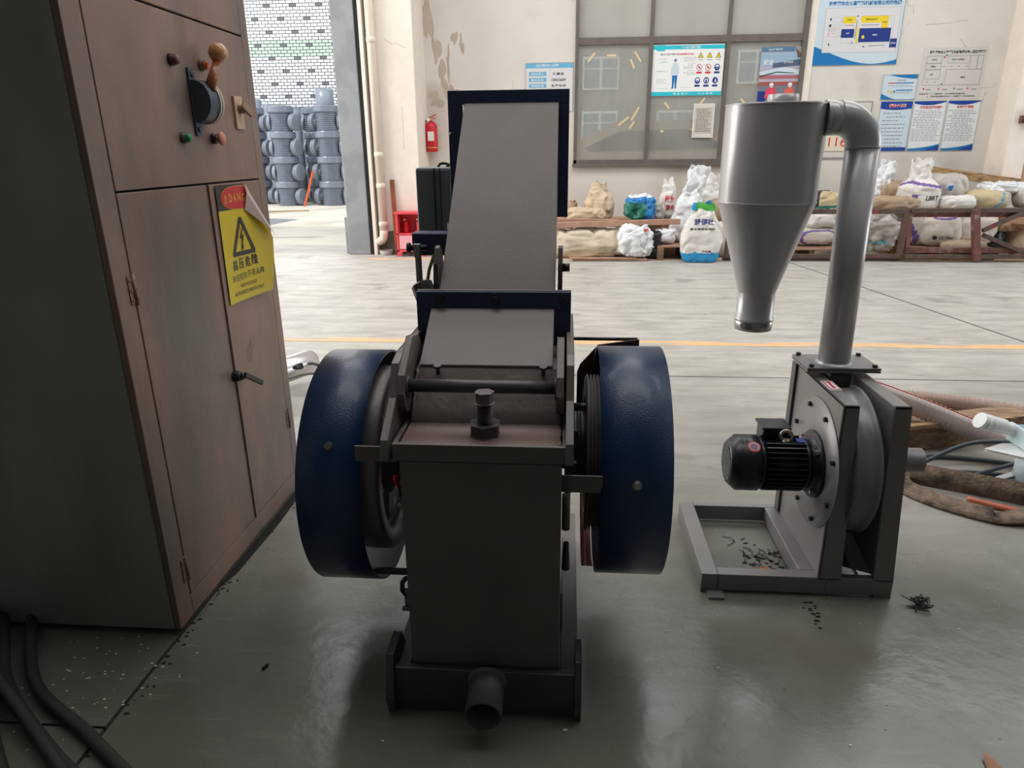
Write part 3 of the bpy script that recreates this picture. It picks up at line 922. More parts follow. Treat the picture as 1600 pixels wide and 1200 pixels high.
# bottom wave
pts = [(0, 0)] + [(w * (1 - t / 14), (0.0 + .245 * (t / 14) ** 2.2) + .035) for t in range(15)]
s.poly([(w, 0)] + [(w * (1 - t / 14), .075 - .12 * sin(pi * t / 14) * (1 - t / 14) + .19 * (t / 14) ** 2.5) for t in range(15)] + [(0, 0)], PBLUE, 1)
s.poly([(0, h)] + [(w * t / 14, h - .05 - .05 * sin(pi * t / 14)) for t in range(15)] + [(w, h)], CY1, 1)
s.poly([(w * .2, h)] + [(w * (.2 + .8 * t / 14), h - .02 - .05 * sin(pi * t / 14)) for t in range(15)] + [(w, h)], PBLUE, 2)
s.text('张家港市北七星塑料机械有限公司四色图', w * .54, h - .205, .058, PBLUE, 3, width=w * .83, bold=.03)
s.rect(w * .10, .17, w * .965, h - .26, PLINE, 1); s.rect(w * .103, .173, w * .962, h - .263, PGRY, 2)
py0, py1 = .17, h - .26
def q(a, b): return (w * a, py1 - (py1 - py0) * b)
def R(a0, b0, a1, b1, m, l=3):
    (x0, y1), (x1, y0) = q(a0, b0), q(a1, b1)
    s.rect(x0, y0, x1, y1, m, l)
R(.315, .20, .455, .35, PYEL); R(.52, .19, .76, .34, PYEL); R(.76, .19, .835, .47, PYEL); R(.305, .47, .455, .665, PNAVY); R(.515, .46, .88, .77, PNAVY)
R(.885, .70, .965, .90, PNAVY); R(.488, .44, .508, .79, PYEL); R(.55, .62, .58, .69, PYEL, 4); R(.43, .43, .455, .46, PYEL); R(.34, .385, .44, .395, TEXTK); R(.53, .385, .73, .395, TEXTK)
R(.47, .28, .478, .70, TEXTG); R(.64, .845, .83, .855, TEXTK); R(.16, .22, .175, .28, TEXTK); R(.155, .36, .18, .42, TEXTK); R(.165, .80, .185, .82, TEXTK); R(.172, .77, .178, .85, TEXTK)
R(.16, .48, .17, .50, TEXTK); R(.16, .55, .165, .62, PRED); R(.18, .47, .25, .475, PRED); R(.18, .50, .25, .505, TEXTG); R(.18, .56, .24, .565, PRED)
for a0, b0, a1, b1 in ((.20, .2, .29, .32), (.20, .36, .28, .42), (.15, .45, .28, .64)):
    (x0, y1), (x1, y0) = q(a0, b0), q(a1, b1); s.frame(x0, y0, x1, y1, .002, PLINE, 3)
(x0, y1), (x1, y0) = q(.305, .195), q(.90, .79); s.frame(x0, y0, x1, y1, .002, PLINE, 3)
for a, b, r in ((.475, .19, .012), (.445, .78, .012), (.585, .87, .014)):
    x, y = q(a, b); s.disc(x, y, r, TEXTG, 4)
for tx, a, b, m_ in (('机床区', .385, .27, TEXTK), ('焊接与机加工区', .64, .265, TEXTK), ('办公区', .795, .33, TEXTK), ('仓库', .38, .565, WHITEP), ('装配区', .70, .61, WHITEP), ('配电房', .925, .80, WHITEP)):
    x, y = q(a, b); s.text(tx, x, y, .022, m_, 5)
s.frame(0, 0, w, h, .006, PLINE, 4)
tag(s.build('plan_board'), 'large pale-blue board with yellow and navy site plan, right of the window', 'notice board')

# poster e small blue board
s = wall_sheet(4.29, 4.745, 2.112, 2.432, PBG)
w, h = s.w, s.h
s.poly([(w * .2, h)] + [(w * (.2 + .8 * t / 10), h - .01 - .05 * sin(pi * .55 * t / 10)) for t in range(11)] + [(w, h)], PBLUE, 1)
s.poly([(0, 0), (w, 0), (w, .012)] + [(w * (1 - t / 10), .015 + .075 * (t / 10) ** 2.2 - .03 * sin(pi * t / 10)) for t in range(11)], PBLUE, 1)
s.rect(w * .17, h * .64, w * .42, h * .68, PRED, 2); s.rect(w * .42, h * .64, w * .9, h * .68, PBLUE, 2); s.rect(w * .42, h * .36, w * .9, h * .40, PBLUE, 2)
s.text('安全风险告知', w * .55, h * .77, .020, BRONZE, 2); lines(s, w * .15, w * .9, [h * .52, h * .56, h * .28, h * .32, h * .24], .004, TEXTG, 6)
for i in range(2): s.poly([(w * (.16 + .1 * i), h * .30), (w * (.24 + .1 * i), h * .30), (w * (.20 + .1 * i), h * .39)], PYEL, 2)
s.rect(w * .35, h * .3, w * .40, h * .36, PBLUE, 2); s.frame(0, 0, w, h, .005, PLINE, 3)
tag(s.build('small_blue_board'), 'small landscape blue-edged notice above the ten-rule board', 'notice board')

# poster f: evacuation drawing
s = wall_sheet(4.765, 5.60, 2.105, 2.755, mat('laminated_sheet', (208, 204, 198), .25), thick=.003)
w, h = s.w, s.h
s.text('张家港市北七星塑料机械有限公司—应急疏散图', w * .53, h - .062, .042, TEXTK, 2, width=w * .86, bold=.04)
for a0, b0, a1, b1 in ((.08, .16, .31, .30), (.08, .30, .31, .42), (.08, .42, .31, .60), (.40, .16, .74, .30), (.74, .16, .86, .42), (.86, .16, .95, .42), (.40, .42, .95, .72), (.06, .16, .95, .72)):
    s.frame(w * a0, h * (1 - b1), w * a1, h * (1 - b0), .0035, TEXTG, 1)
for tx, a, b in (('机床区', .19, .23), ('机加工与焊接区', .56, .23), ('焊接区', .19, .36), ('仓库', .18, .51), ('装配区', .68, .57)):
    s.text(tx, w * a, h * (1 - b), .024, TEXTK, 2)
for a, b in ((.34, .36), (.46, .36), (.58, .36), (.70, .36), (.12, .66), (.24, .66)): s.rect(w * a, h * (1 - b), w * a + .022, h * (1 - b) + .005, TEXTK, 2)
for a, b, m_ in ((.36, .16, PGREEN), (.35, .71, PGREEN), (.33, .20, PRED), (.08, .80, PRED), (.32, .80, PRED), (.56, .80, PGREEN), (.77, .80, PRED)): s.rect(w * a, h * (1 - b), w * a + .022, h * (1 - b) + .02, m_, 3)
for a in (.13, .39, .62, .84): s.rect(w * a, h * .19, w * (a + .08), h * .205, TEXTG, 2)
s.text('应急提示：1、切莫慌乱，按计划路线迅速疏散', w * .04, h * .115, .022, TEXTK, 2, width=w * .72, align='l'); s.text('2、紧急时请走最近安全出口，穿戴整齐，切勿贪恋财物', w * .17, h * .065, .022, TEXTK, 2, width=w * .74, align='l')
tag(s.build('evacuation_plan'), 'pale evacuation drawing with black outline rooms above the two text boards', 'notice')

# the three portrait boards
def board(px0, px1, title, label, deep, seed):
    s = wall_sheet(px0, px1, 1.442, 2.092, PBG if deep else mat('board_white', (222, 226, 228), .35))
    w, h = s.w, s.h
    if deep:
        s.poly([(0, h), (0, h - .10)] + [(w * t / 10, h - .10 - .02 * sin(pi * t / 10)) for t in range(11)] + [(w, h - .09), (w, h)], PDBL, 1)
        s.rect(0, 0, w, .055, PDBL, 1)
        s.text(title, w * .52, h - .062, .048, PRED, 4, width=w * .52, bold=.04, slant=.15); s.text(title, w * .52 + .002, h - .060, .052, WHITEP, 3, width=w * .54, bold=.08, slant=.15)
        lines(s, w * .12, w * .85, [h - .17 - i * .052 for i in range(10)], .011, TEXTG, seed)
    else:
        s.poly([(0, h)] + [(w * t / 10, h - .035 - .035 * sin(pi * t / 10) + .02 * (t / 10)) for t in range(11)] + [(w, h)], PDBL, 1)
        s.poly([(0, 0), (w, 0), (w, .10)] + [(w * (1 - t / 10), .04 + .06 * (1 - t / 10) ** 2 - .006 * t / 10) for t in range(11)], PBLUE, 1)
        s.poly([(w * .45, 0), (w, 0), (w, .085), (w * .6, .02)], PDBL, 2)
        s.text(title, w * .54, h - .088, .04, PRED, 3, width=w * (.70 if len(title) > 6 else .52), bold=.03)
        lines(s, w * .05, w * .93, [h - .14 - i * .0232 for i in range(19)], .007, TEXTG, seed)
    s.frame(0, 0, w, h, .004, PLINE, 3)
    tag(s.build('rule_board'), label, 'notice board', 'portrait rule boards on the back wall')
board(4.31, 4.735, '行车十不吊', 'portrait rule board with a deep blue head and ten lines', True, 11)
board(4.755, 5.18, '行车安全操作规程', 'portrait white rule board between the deep-blue-headed one and its twin', False, 12)
board(5.205, 5.63, '车间管理制度', 'rightmost portrait white rule board with five red title characters', False, 13)
# number plate and its frame behind the elbow pipe
s = wall_sheet(3.60, 4.20, 1.35, 2.10, mat('cabinet_cream', (206, 202, 192), .6), thick=.02)
s.frame(0, 0, s.w, s.h, .02, PLINE, 1)
tag(s.build('wall_box'), 'cream wall box behind the elbow of the cyclone pipe', 'wall box')
x0, z0 = Wp(3.63, 1.45)
s = Sheet((x0, WALLY - .032, z0), (1, 0, 0), (0, 0, 1), .36, .24, mat('cream_card', (222, 210, 186), .6), .006)
s.text('116', .17, .13, .13, PRED, 2, width=.26, bold=0)
tag(s.build('number_card'), 'cream card with red digits on the box behind the elbow pipe', 'card')
# red and white strip label beside chute
x0, z0 = Wp(-1.42, 1.76)
s = Sheet((x0 - .12, WALLY - .004, z0), (1, 0, 0), (0, 0, 1), .10, .50, PGRY, .003)
s.rect(.02, .44, .07, .48, PRED); s.rect(.02, .02, .07, .06, PRED); s.rect(.035, .10, .05, .13, TEXTK); s.rect(.035, .36, .05, .39, TEXTK)
tag(s.build('strip_notice'), 'narrow white strip notice with red squares right of the wall extinguisher', 'notice')

# ================================================================== ELECTRICAL CABINET
cab = thing('electrical_cabinet', 'tall brown-grey steel electrical cabinet with lever switch at the left', 'cabinet', (-1.8, 2.3, 0))
CX = -1.237
m = MB()
m.use(CABS).box(-2.6, CX - .022, 1.79, 2.866, .02, 2.75)
m.build('body', None, cab, bevel=.004)
MB().box(CX - .0225, CX - .018, 1.80, 2.86, .06, 2.7).build('dark_gap', DARKIN, cab)
m = MB()
m.box(CX - .02, CX, 1.79, 1.872, .02, 2.75)
m.box(CX - .02, CX, 2.806, 2.866, .02, 2.75)
m.box(CX - .02, CX, 1.872, 2.806, .02, .098)
m.build('front_frame', CABF, cab, bevel=.003)
def panel(name, y0, y1, z0, z1, material=CABF):
    return MB().box(CX - .018, CX + .001, y0 + .003, y1 - .003, z0 + .003, z1 - .003).build(name, material, cab, bevel=.003)
p1 = panel('switch_panel', 1.872, 2.806, 1.400, 1.918)
p2 = panel('upper_panel', 1.872, 2.806, 1.918, 2.72)
d1 = panel('door', 1.872, 2.384, .098, 1.400)
d2 = panel('door', 2.384, 2.806, .098, 1.400)
MB().box(CX, CX + .008, 2.378, 2.390, .10, 1.398).build('door_lip', CABF, d1, bevel=.003)
for y, z in ((1.872, 1.13), (1.872, .20), (2.806, .365), (2.806, 1.13)):
    h = MB()
    h.cyl((CX + .004, y, z - .045), (CX + .004, y, z + .045), .006, seg=12)
    h.box(CX, CX + .003, y - .022, y + .022, z - .042, z + .042)
    for dy in (-.014, .014):
        for dz in (-.028, 0, .028):
            h.cyl((CX + .002, y + dy, z + dz), (CX + .006, y + dy, z + dz), .004, seg=8)
    h.build('hinge', CABF, cab)
# door handle
h = MB()
h.cyl((CX, 2.375, .705), (CX + .03, 2.375, .705), .022, .018, seg=20)
h.cyl((CX + .03, 2.375, .705), (CX + .042, 2.375, .705), .013, seg=16)
h.bar((CX + .046, 2.372, .712), (CX + .062, 2.47, .648), .020, .012, (1, 0, 0))
h.build('handle', BLACK, d1, bevel=.003)
# scratches
sc = MB()
random.seed(9)
for i in range(26):
    y, z = 2.52 + random.gauss(0, .012) + i * .0015, .755 + random.gauss(0, .02)
    sc.obox((CX + .0016, y, z), (.0003, 0, 0), (0, .012, .02), (0, .0007, -.0004))
sc.build('scratches', mat('pale_scratch', (176, 160, 150), .6), d2)
# buttons
def button(y, z, ring, capc, r=.018, mush=False):
    b = MB().cyl((CX, y, z), (CX + .016, y, z), r, r * .95, seg=20).build('push_button', ring, p1)
    k = MB()
    if mush:
        k.ring((CX + .016, y, z), (1, 0, 0), [(.008, 0), (.008, .012), (.022, .014), (.023, .019), (.018, .024), (0, .026)], 20)
    else:
        k.ring((CX + .016, y, z), (1, 0, 0), [(.013, 0), (.013, .010), (.010, .013), (0, .014)], 20)
    k = k.build('button_cap', capc, b)
    return b
DBTN = mat('dark_button', (60, 46, 48), .5)
button(2.264, 1.777, DBTN, mat('dusty_button', (110, 76, 70), .5))
button(2.455, 1.780, mat('button_bezel', (120, 96, 86), .4), mat('orange_button', (226, 110, 36), .35))
button(2.268, 1.548, mat('button_bezel2', (96, 94, 88), .4), mat('green_button', (40, 140, 84), .35))
button(2.468, 1.548, BLACK, mat('faded_red_button', (206, 128, 108), .5), mush=True)
# key switch
k = MB().box(CX, CX + .010, 2.655, 2.72, 1.585, 1.70).build('key_plate', mat('ivory_plate', (196, 168, 136), .5), p1, bevel=.002)
q = MB().cyl((CX + .01, 2.69, 1.655), (CX + .03, 2.69, 1.655), .016, seg=16)
q.bar((CX + .03, 2.675, 1.672), (CX + .045, 2.715, 1.638), .03, .010, (1, 0, 0))
q.build('switch_knob', mat('tan_knob', (150, 118, 94), .45), k, bevel=.003)
# lever switch: base plate, drum, lever with ball
STB = mat('blue_grey_cast', (66, 80, 94), .5, .2, var=.15)
lv = MB()
lv.box(CX, CX + .010, 2.350, 2.385, 1.555, 1.765)
for z in (1.745, 1.575):
    lv.cyl((CX + .01, 2.367, z), (CX + .016, 2.367, z), .009, seg=12)
lv.build('switch_base', STB, p1, bevel=.003)
dr = MB()
prof = [(0.0, .060 * 1.0)]
pts = [(y, z) for y, z in []]
# half-round drum housing: axis along y, bulging from the panel
seg = 14
poly = [(CX + .008 + .062 * sin(pi * t / seg) ** .85, 1.662 - .066 * cos(pi * t / seg)) for t in range(seg + 1)]
dr2 = MB()
n = len(poly)
v = [(a, 2.352, b) for a, b in poly] + [(a, 2.412, b) for a, b in poly]
dr2.add(v, [tuple(range(n)), tuple(range(2 * n - 1, n - 1, -1))], False)
dr2.add(v, [(i, i + 1, n + i + 1, n + i) for i in range(n - 1)], True)
drum = dr2.build('switch_drum', STB, p1)
IV = mat('ivory_ring', (190, 180, 166), .5)
for y0 in (2.414, 2.430):
    q = MB()
    v = [(CX + .008 + (a - CX - .008) * 1.06, y0, 1.662 + (b - 1.662) * 1.05) for a, b in poly] + [(CX + .008 + (a - CX - .008) * 1.06, y0 + .010, 1.662 + (b - 1.662) * 1.05) for a, b in poly]
    q.add(v, [tuple(range(n)), tuple(range(2 * n - 1, n - 1, -1))], False)
    q.add(v, [(i, i + 1, n + i + 1, n + i) for i in range(n - 1)], True)
    q.build('drum_ring', IV, p1)
ORW = mat('varnished_brown_lever', (150, 82, 44), .35, coat=.3)
lvr = MB().tube([(CX + .050, 2.395, 1.700), (CX + .058, 2.418, 1.745), (CX + .064, 2.448, 1.795)], lambda t: .018 - .006 * t, 14).build('lever', ORW, p1)
MB().ring((CX + .066, 2.458, 1.786), (0, 0, 1), [(.032 * sin(pi * i / 12), .032 - .032 * cos(pi * i / 12)) for i in range(13)], 22).build('lever_ball', mat('amber_ball', (196, 142, 92), .3, coat=.4), lvr)

# warning sheet, taped by its left edge, top right corner folded over
SY = mat('warning_yellow', (214, 188, 32), .35, var=.05)
SK = mat('warning_black', (38, 34, 34), .4)
SR = mat('warning_red', (202, 40, 44), .4)
SG = mat('warning_dim_ink', (96, 92, 70), .6)
SB = mat('sheet_back', (200, 176, 172), .6)
SW, SH = .335, .425
def warp(a, b, d=0.0):
    u = a / SW; v = b / SH
    lift = .055 * u ** 2 * (0.35 + .65 * sin(pi * min(1, max(0, v * .75 + .1))))
    y = 2.425 + a * .93 + .0 * v
    return Vector((CX + .006 + lift + d * 1.2, y - .006 * (1 - v), .966 + b))
ws = Sheet((0, 0, 0), (0, 1, 0), (0, 0, 1), SW, SH, None, warp=warp)
def grid_poly(fn, material, nu=16, nv=18, layer=0):
    """cover the cells of the sheet for which fn(a,b) holds, as a fine grid"""
    ws.mb.use(material, True)
    for i in range(nu):
        for j in range(nv):
            a0, a1, b0, b1 = SW * i / nu, SW * (i + 1) / nu, SH * j / nv, SH * (j + 1) / nv
            if fn((a0 + a1) / 2, (b0 + b1) / 2):
                ws.mb.add([ws.P(a, b, .0008 * layer) for a, b in ((a0, b0), (a1, b0), (a1, b1), (a0, b1))], [(0, 1, 2, 3)])
# sheet outline: the fold line cuts the corner from (0.20, SH) to (SW, 0.245)
fa, fb_ = (.205, SH), (SW, .215)
N = 18
def row_right(b):
    if b <= fb_[1]: return SW
    return fa[0] + (SW - fa[0]) * (SH - b) / (SH - fb_[1])
for j in range(24):
    b0, b1 = SH * j / 24, SH * (j + 1) / 24
    mm = SK if (b0 + b1) / 2 > SH - .095 else SY
    ws.mb.use(mm, True)
    for i in range(14):
        P4 = [(row_right(b0) * i / 14, b0), (row_right(b0) * (i + 1) / 14, b0), (row_right(b1) * (i + 1) / 14, b1), (row_right(b1) * i / 14, b1)]
        ws.mb.add([ws.P(a, b) for a, b in P4], [(0, 1, 2, 3)])
# red oval, clipped by the fold
def clip_right(pts):
    return [(min(a, row_right(b) - .002), b) for a, b in pts]
ov = []
for k in range(28):
    t = 2 * pi * k / 28
    ov.append((.165 + .135 * (abs(cos(t)) ** .8) * (1 if cos(t) > 0 else -1), SH - .047 + .040 * (abs(sin(t)) ** .9) * (1 if sin(t) > 0 else -1)))
ov = clip_right(ov)
def fan(pts, material, layer):
    """fill a convex-ish outline in narrow vertical strips so it follows the bend"""
    xs = sorted(set(round(p[0], 4) for p in pts))
    def span(x):
        ys = []
        for i in range(len(pts)):
            (xa, ya), (xb, yb) = pts[i], pts[(i + 1) % len(pts)]
            if min(xa, xb) <= x <= max(xa, xb) and abs(xb - xa) > 1e-9:
                ys.append(ya + (yb - ya) * (x - xa) / (xb - xa))
        return (min(ys), max(ys)) if ys else None
    x0, x1 = min(p[0] for p in pts), max(p[0] for p in pts)
    K = 20
    prev = None
    ws.mb.use(material, True)
    for i in range(K + 1):
        x = x0 + (x1 - x0) * min(max(i / K, .001), .999)
        sp = span(x)
        if sp and prev:
            ws.mb.add([ws.P(prev[0], prev[1], .0008 * layer), ws.P(x, sp[0], .0008 * layer), ws.P(x, sp[1], .0008 * layer), ws.P(prev[0], prev[2], .0008 * layer)], [(0, 1, 2, 3)])
        if sp: prev = (x, sp[0], sp[1])
ORL = mat('warning_gold', (222, 150, 60), .5)
fan([(a + (a - .165) * .02, b + (b - (SH - .047)) * .06) for a, b in ov], ORL, 1)
fan(ov, SR, 2)
ws.text('危', .062, SH - .050, .034, ORL, 3, width=.024, bold=.02)
ws.text('D', .098, SH - .047, .030, ORL, 3, width=.022, bold=.03); ws.text('A', .128, SH - .047, .030, ORL, 3, width=.023, bold=.03)
ws.text('N', .158, SH - .047, .030, ORL, 3, width=.022, bold=.03); ws.text('G', .188, SH - .049, .030, ORL, 3, width=.022, bold=.03)
ws.text('E', .209, SH - .055, .024, ORL, 3, width=.010, bold=.03)
# triangle
def seg2(a0, b0, a1, b1, t, material, layer=2, n=8):
    dx, dy = a1 - a0, b1 - b0
    L = math.hypot(dx, dy); nx, ny = -dy / L * t / 2, dx / L * t / 2
    ws.mb.use(material, True)
    for i in range(n):
        p, q2 = i / n, (i + 1) / n
        pts = [(a0 + dx * p + nx, b0 + dy * p + ny), (a0 + dx * q2 + nx, b0 + dy * q2 + ny), (a0 + dx * q2 - nx, b0 + dy * q2 - ny), (a0 + dx * p - nx, b0 + dy * p - ny)]
        ws.mb.add([ws.P(a, b, .0008 * layer) for a, b in pts], [(0, 1, 2, 3)])
seg2(.075, .175, .145, .305, .016, SK); seg2(.145, .305, .215, .175, .016, SK); seg2(.070, .175, .220, .175, .016, SK)
ws.poly([(.150, .268), (.126, .228), (.143, .232), (.134, .196), (.127, .200), (.140, .184), (.150, .205), (.143, .202), (.156, .244), (.140, .240), (.158, .268)], SK, 3)
ws.text('高', .075, .136, .040, SG, 2, width=.034, bold=.02); ws.text('压', .120, .138, .040, SG, 2, width=.036, bold=.02)
ws.text('危', .165, .140, .040, SK, 2, width=.036, bold=.02); ws.text('险', .213, .143, .042, SK, 2, width=.040, bold=.03)
for i, chh in enumerate('未经授权不得入内'):
    ws.text(chh, .052 + i * .029, .088 + i * .001, .026, SK if i > 5 else SG, 2, width=.024, bold=.02 if i > 5 else .0)
ws.text('HIGH VOLTAGE', .155, .056, .014, SG, 2, width=.12, bold=.01)
ws.text('AUTHORIZED PERSON ONLY', .155, .030, .014, SG, 2, width=.225, bold=.01)
# folded-over corner
c0, c1 = Vector(fa), Vector(fb_)
dline = (c1 - c0).normalized()
corner = Vector((SW, SH))
foot = c0 + dline * (corner - c0).dot(dline)
refl = foot * 2 - corner
refl = foot + (refl - foot) * .62
ws.mb.use(SB, True)
K = 10
for i in range(K):
    for j in range(3):
        def pt(s_, t_):
            e = c0 + (c1 - c0) * s_
            tip = refl
            q_ = e + (tip - e) * t_
            return ws.P(q_[0], q_[1], .003 + .02 * sin(pi * min(1, t_ + .15)) * (0.4 + .6 * s_))
        ws.mb.add([pt(i / K, j / 3), pt((i + 1) / K, j / 3), pt((i + 1) / K, (j + 1) / 3), pt(i / K, (j + 1) / 3)], [(0, 1, 2, 3)])
tag(ws.build('warning_sign'), 'yellow high voltage warning sheet with a curling corner on the cabinet door', 'sign')

# ================================================================== THE CRUSHER
crusher = thing('jaw_crusher', 'brown-grey machine with two big blue wheel guards and a raised feed chute', 'machine', (-.2, 1.9, 0))
CRP = crusher
body = MB().box(-.409, 0.0, 1.55, 2.28, .10, .762).build('body', GREY, CRP, bevel=.002)
MB().box(-.415, .004, 1.553, 2.2, .760, .767).build('body_joint', DARKIN, CRP)
m = MB()
m.box(-.424, .012, 1.542, 1.556, .766, .813)
m.box(-.424, -.412, 1.556, 2.25, .766, .813)
m.box(0.0, .012, 1.556, 2.25, .766, .813)
m.build('top_frame', GREY, CRP, bevel=.003)
TOPM = mat('grey_enamel_reddish', (120, 100, 97), .38, .1, var=.12, vscale=5, bump=.25, bscale=22)
MB().prism([(1.556, .760), (1.556, .809), (1.692, .812), (1.692, .76)], 'x', -.405, -.005).build('top_plate', TOPM, CRP, bevel=.002)
MB().prism([(1.690, .76), (1.690, .806), (1.702, .820), (1.800, .932), (1.86, .945), (2.28, .945), (2.28, .76)], 'x', -.405, -.005).build('sloping_plate', mat('grey_enamel_rippled', (108, 99, 96), .42, .1, var=.1, vscale=5, bump=.3, bscale=30), CRP, bevel=.002)
wd = MB()
wd.tube([(-.402 + .004 * sin(i), 1.56 + i * .012, .806 + .002 * sin(i * 2)) for i in range(12)], .004, 6)
wd.tube([(-.008 + .003 * sin(i), 1.56 + i * .012, .806 + .002 * sin(i * 2)) for i in range(12)], .006, 6)
wd.tube([(-.007 + .002 * sin(i * 3), 1.69 + i * .0105, .812 + i * .0118) for i in range(11)], .005, 6)
wd.tube([(-.403 + .002 * sin(i * 3), 1.69 + i * .0105, .812 + i * .0118) for i in range(11)], .005, 6)
wd.build('weld_bead', GREY, CRP)
# central adjusting screw and nut
def hexa(cx, cy, z, r, a0=0.0):
    return [(cx + r * cos(a0 + k * pi / 3), cy + r * sin(a0 + k * pi / 3)) for k in range(6)]
def hexnut(name, cx, cy, z0, z1, r, material, parent, a0=.3):
    return MB().prism(hexa(cx, cy, 0, r, a0), 'z', z0, z1).build(name, material, parent, bevel=.003)
sb = hexnut('nut', -.198, 1.622, .810, .842, .040, GREYD, CRP, .52)
MB().ring((-.198, 1.622, .804), (0, 0, 1), [(.052, 0), (.047, .005), (.036, .006)], 24).build('weld_ring', GREY, sb)
prof = [(.0178, .84)]
for i in range(11):
    z = .842 + i * .0050
    prof += [(.0178, z), (.0208, z + .0019), (.0208, z + .0029), (.0178, z + .0049)]
th = MB().ring((-.198, 1.622, 0), (0, 0, 1), prof, 22, False).build('threaded_rod', GREYD, sb)
hexnut('screw_head', -.198, 1.622, .896, .926, .0228, GREY, sb, .2)
for x in (-.345, -.055):
    b = MB()
    nrm = Vector((0, -.72, .69)).normalized()
    pz = Vector((x, 1.788, .920))
    b.cyl(pz, pz + Vector((0, -.006, .018)), .0055, seg=12)
    c = pz + Vector((0, -.006, .018))
    fx_, fy_, fz_ = frame_of((0, -.3, .95))
    v = [c + fx_ * .0115 * cos(k * pi / 3) + fy_ * .0115 * sin(k * pi / 3) + fz_ * h for h in (0, .008) for k in range(6)]
    b.add(v, [(5, 4, 3, 2, 1, 0), (6, 7, 8, 9, 10, 11)] + [(k, (k + 1) % 6, 6 + (k + 1) % 6, 6 + k) for k in range(6)], False)
    b.build('bolt', GREYD, CRP)
# side plates and hinge ears
for sgn, x0, x1 in ((-1, -.452, -.432), (1, .008, .028)):
    MB().prism([(1.53, .77), (1.545, .82), (1.655, .893), (1.705, .972), (1.76, .985), (2.25, .985), (2.25, .50), (1.9, .5), (1.75, .70), (1.6, .76)], 'x', x0, x1).build('side_plate', GREY, CRP, bevel=.002)
for x0, x1 in ((-.432, -.412), (-.018, .002)):
    MB().prism([(1.664, .867), (1.660, .90), (1.684, .945), (1.800, 1.018), (1.862, 1.006), (2.06, .850), (1.95, .82), (1.72, .84), (1.68, .848)], 'x', x0, x1).build('hinge_ear', GREY, CRP, bevel=.003)
MB().cyl((-.432, 1.705, .911), (.002, 1.705, .911), .0175, seg=28).build('hinge_rod', GREYD, CRP)
for x in (-.412, -.022):
    MB().ring((x, 1.705, .907), (1, 0, 0), [(.017, 0), (.03, .0), (.03, .004), (.017, .004)], 24).build('hinge_boss', GREYD, CRP)
# lower hood: sloping panel, side walls, flange
hood = MB()
hood.prism([(1.80, .932), (1.80, .940), (2.00, 1.054), (2.04, 1.054), (2.04, .80), (1.86, .80)], 'x', -.398, -.03)
hood.build('lower_hood', GREY, CRP, bevel=.002)
def flange(name, x0, x1, z0, z1, y0, y1, ix0, ix1, iz0, iz1, material, parent):
    m = MB()
    m.box(x0, x1, y0, y1, iz1, z1).box(x0, x1, y0, y1, z0, iz0).box(x0, ix0, y0, y1, iz0, iz1).box(ix1, x1, y0, y1, iz0, iz1)
    return m.build(name, material, parent, bevel=.002)
flange('hood_flange', -.443, .019, .80, 1.104, 2.004, 2.018, -.39, -.035, .82, 1.05, NAVY, CRP)
flange('chute_flange', -.443, .019, .80, 1.106, 2.020, 2.034, -.39, -.035, .82, 1.05, GREY, CRP)
for x in (-.37, -.205, -.0):
    q = MB().cyl((x, 2.004, 1.083), (x, 1.992, 1.083), .011, seg=6, smooth=False)
    q.cyl((x, 2.004, 1.083), (x, 2.000, 1.083), .017, seg=18)
    q.build('flange_bolt', BLACK, CRP)
# feed chute leaning away with a wide mouth flange
ch = MB()
x0, x1 = -.385, -.032
ch.add([(x0, 2.03, 1.05), (x1, 2.03, 1.05), (x1, 2.65, 1.663), (x0 + .014, 2.65, 1.663),
        (x0, 2.04, 1.035), (x1, 2.04, 1.035), (x1, 2.66, 1.65), (x0 + .014, 2.66, 1.65)],
       [(0, 1, 2, 3), (7, 6, 5, 4), (0, 4, 5, 1), (1, 5, 6, 2), (2, 6, 7, 3), (3, 7, 4, 0)], False)
ch.build('chute_back_panel', GREY, CRP, bevel=.0015)
ch = MB()
for xx, ww in ((x0, .006), (x1 - .006, .006)):
    sh_ = .014 if xx == x0 else 0
    a = [(2.03, 1.05), (2.65, 1.660), (2.65, 1.30), (2.2, .86), (2.03, .82)]
    n = len(a)
    v = [(xx + (sh_ if p[0] > 2.4 else 0), p[0], p[1]) for p in a] + [(xx + ww + (sh_ if p[0] > 2.4 else 0), p[0], p[1]) for p in a]
    ch.add(v, [tuple(range(n)), tuple(range(2 * n - 1, n - 1, -1))] + [(i, (i + 1) % n, n + (i + 1) % n, n + i) for i in range(n)], False)
ch.build('chute_side_wall', GREYD, CRP)
MB().prism([(2.2, .86), (2.65, 1.30), (2.65, 1.31), (2.2, .875)], 'x', x0 + .01, x1 - .006).build('chute_floor', GREYD, CRP)
flange('mouth_flange', -.432, .006, 1.262, 1.705, 2.648, 2.660, -.378, -.036, 1.31, 1.657, NAVY, CRP)
m = MB()
m.box(-.432, .006, 2.660, 2.69, 1.699, 1.705).box(.0, .006, 2.66, 2.69, 1.262, 1.70).box(-.432, -.426, 2.66, 2.69, 1.262, 1.70)
m.build('mouth_lip', NAVY, CRP)
for z in (1.56,):
    MB().cyl((-.428, 2.648, z), (-.410, 2.640, z), .006, seg=10).cyl((-.034, 2.648, 1.60), (-.034, 2.632, 1.60), .009, seg=10).build('flange_pin', BLACK, CRP)
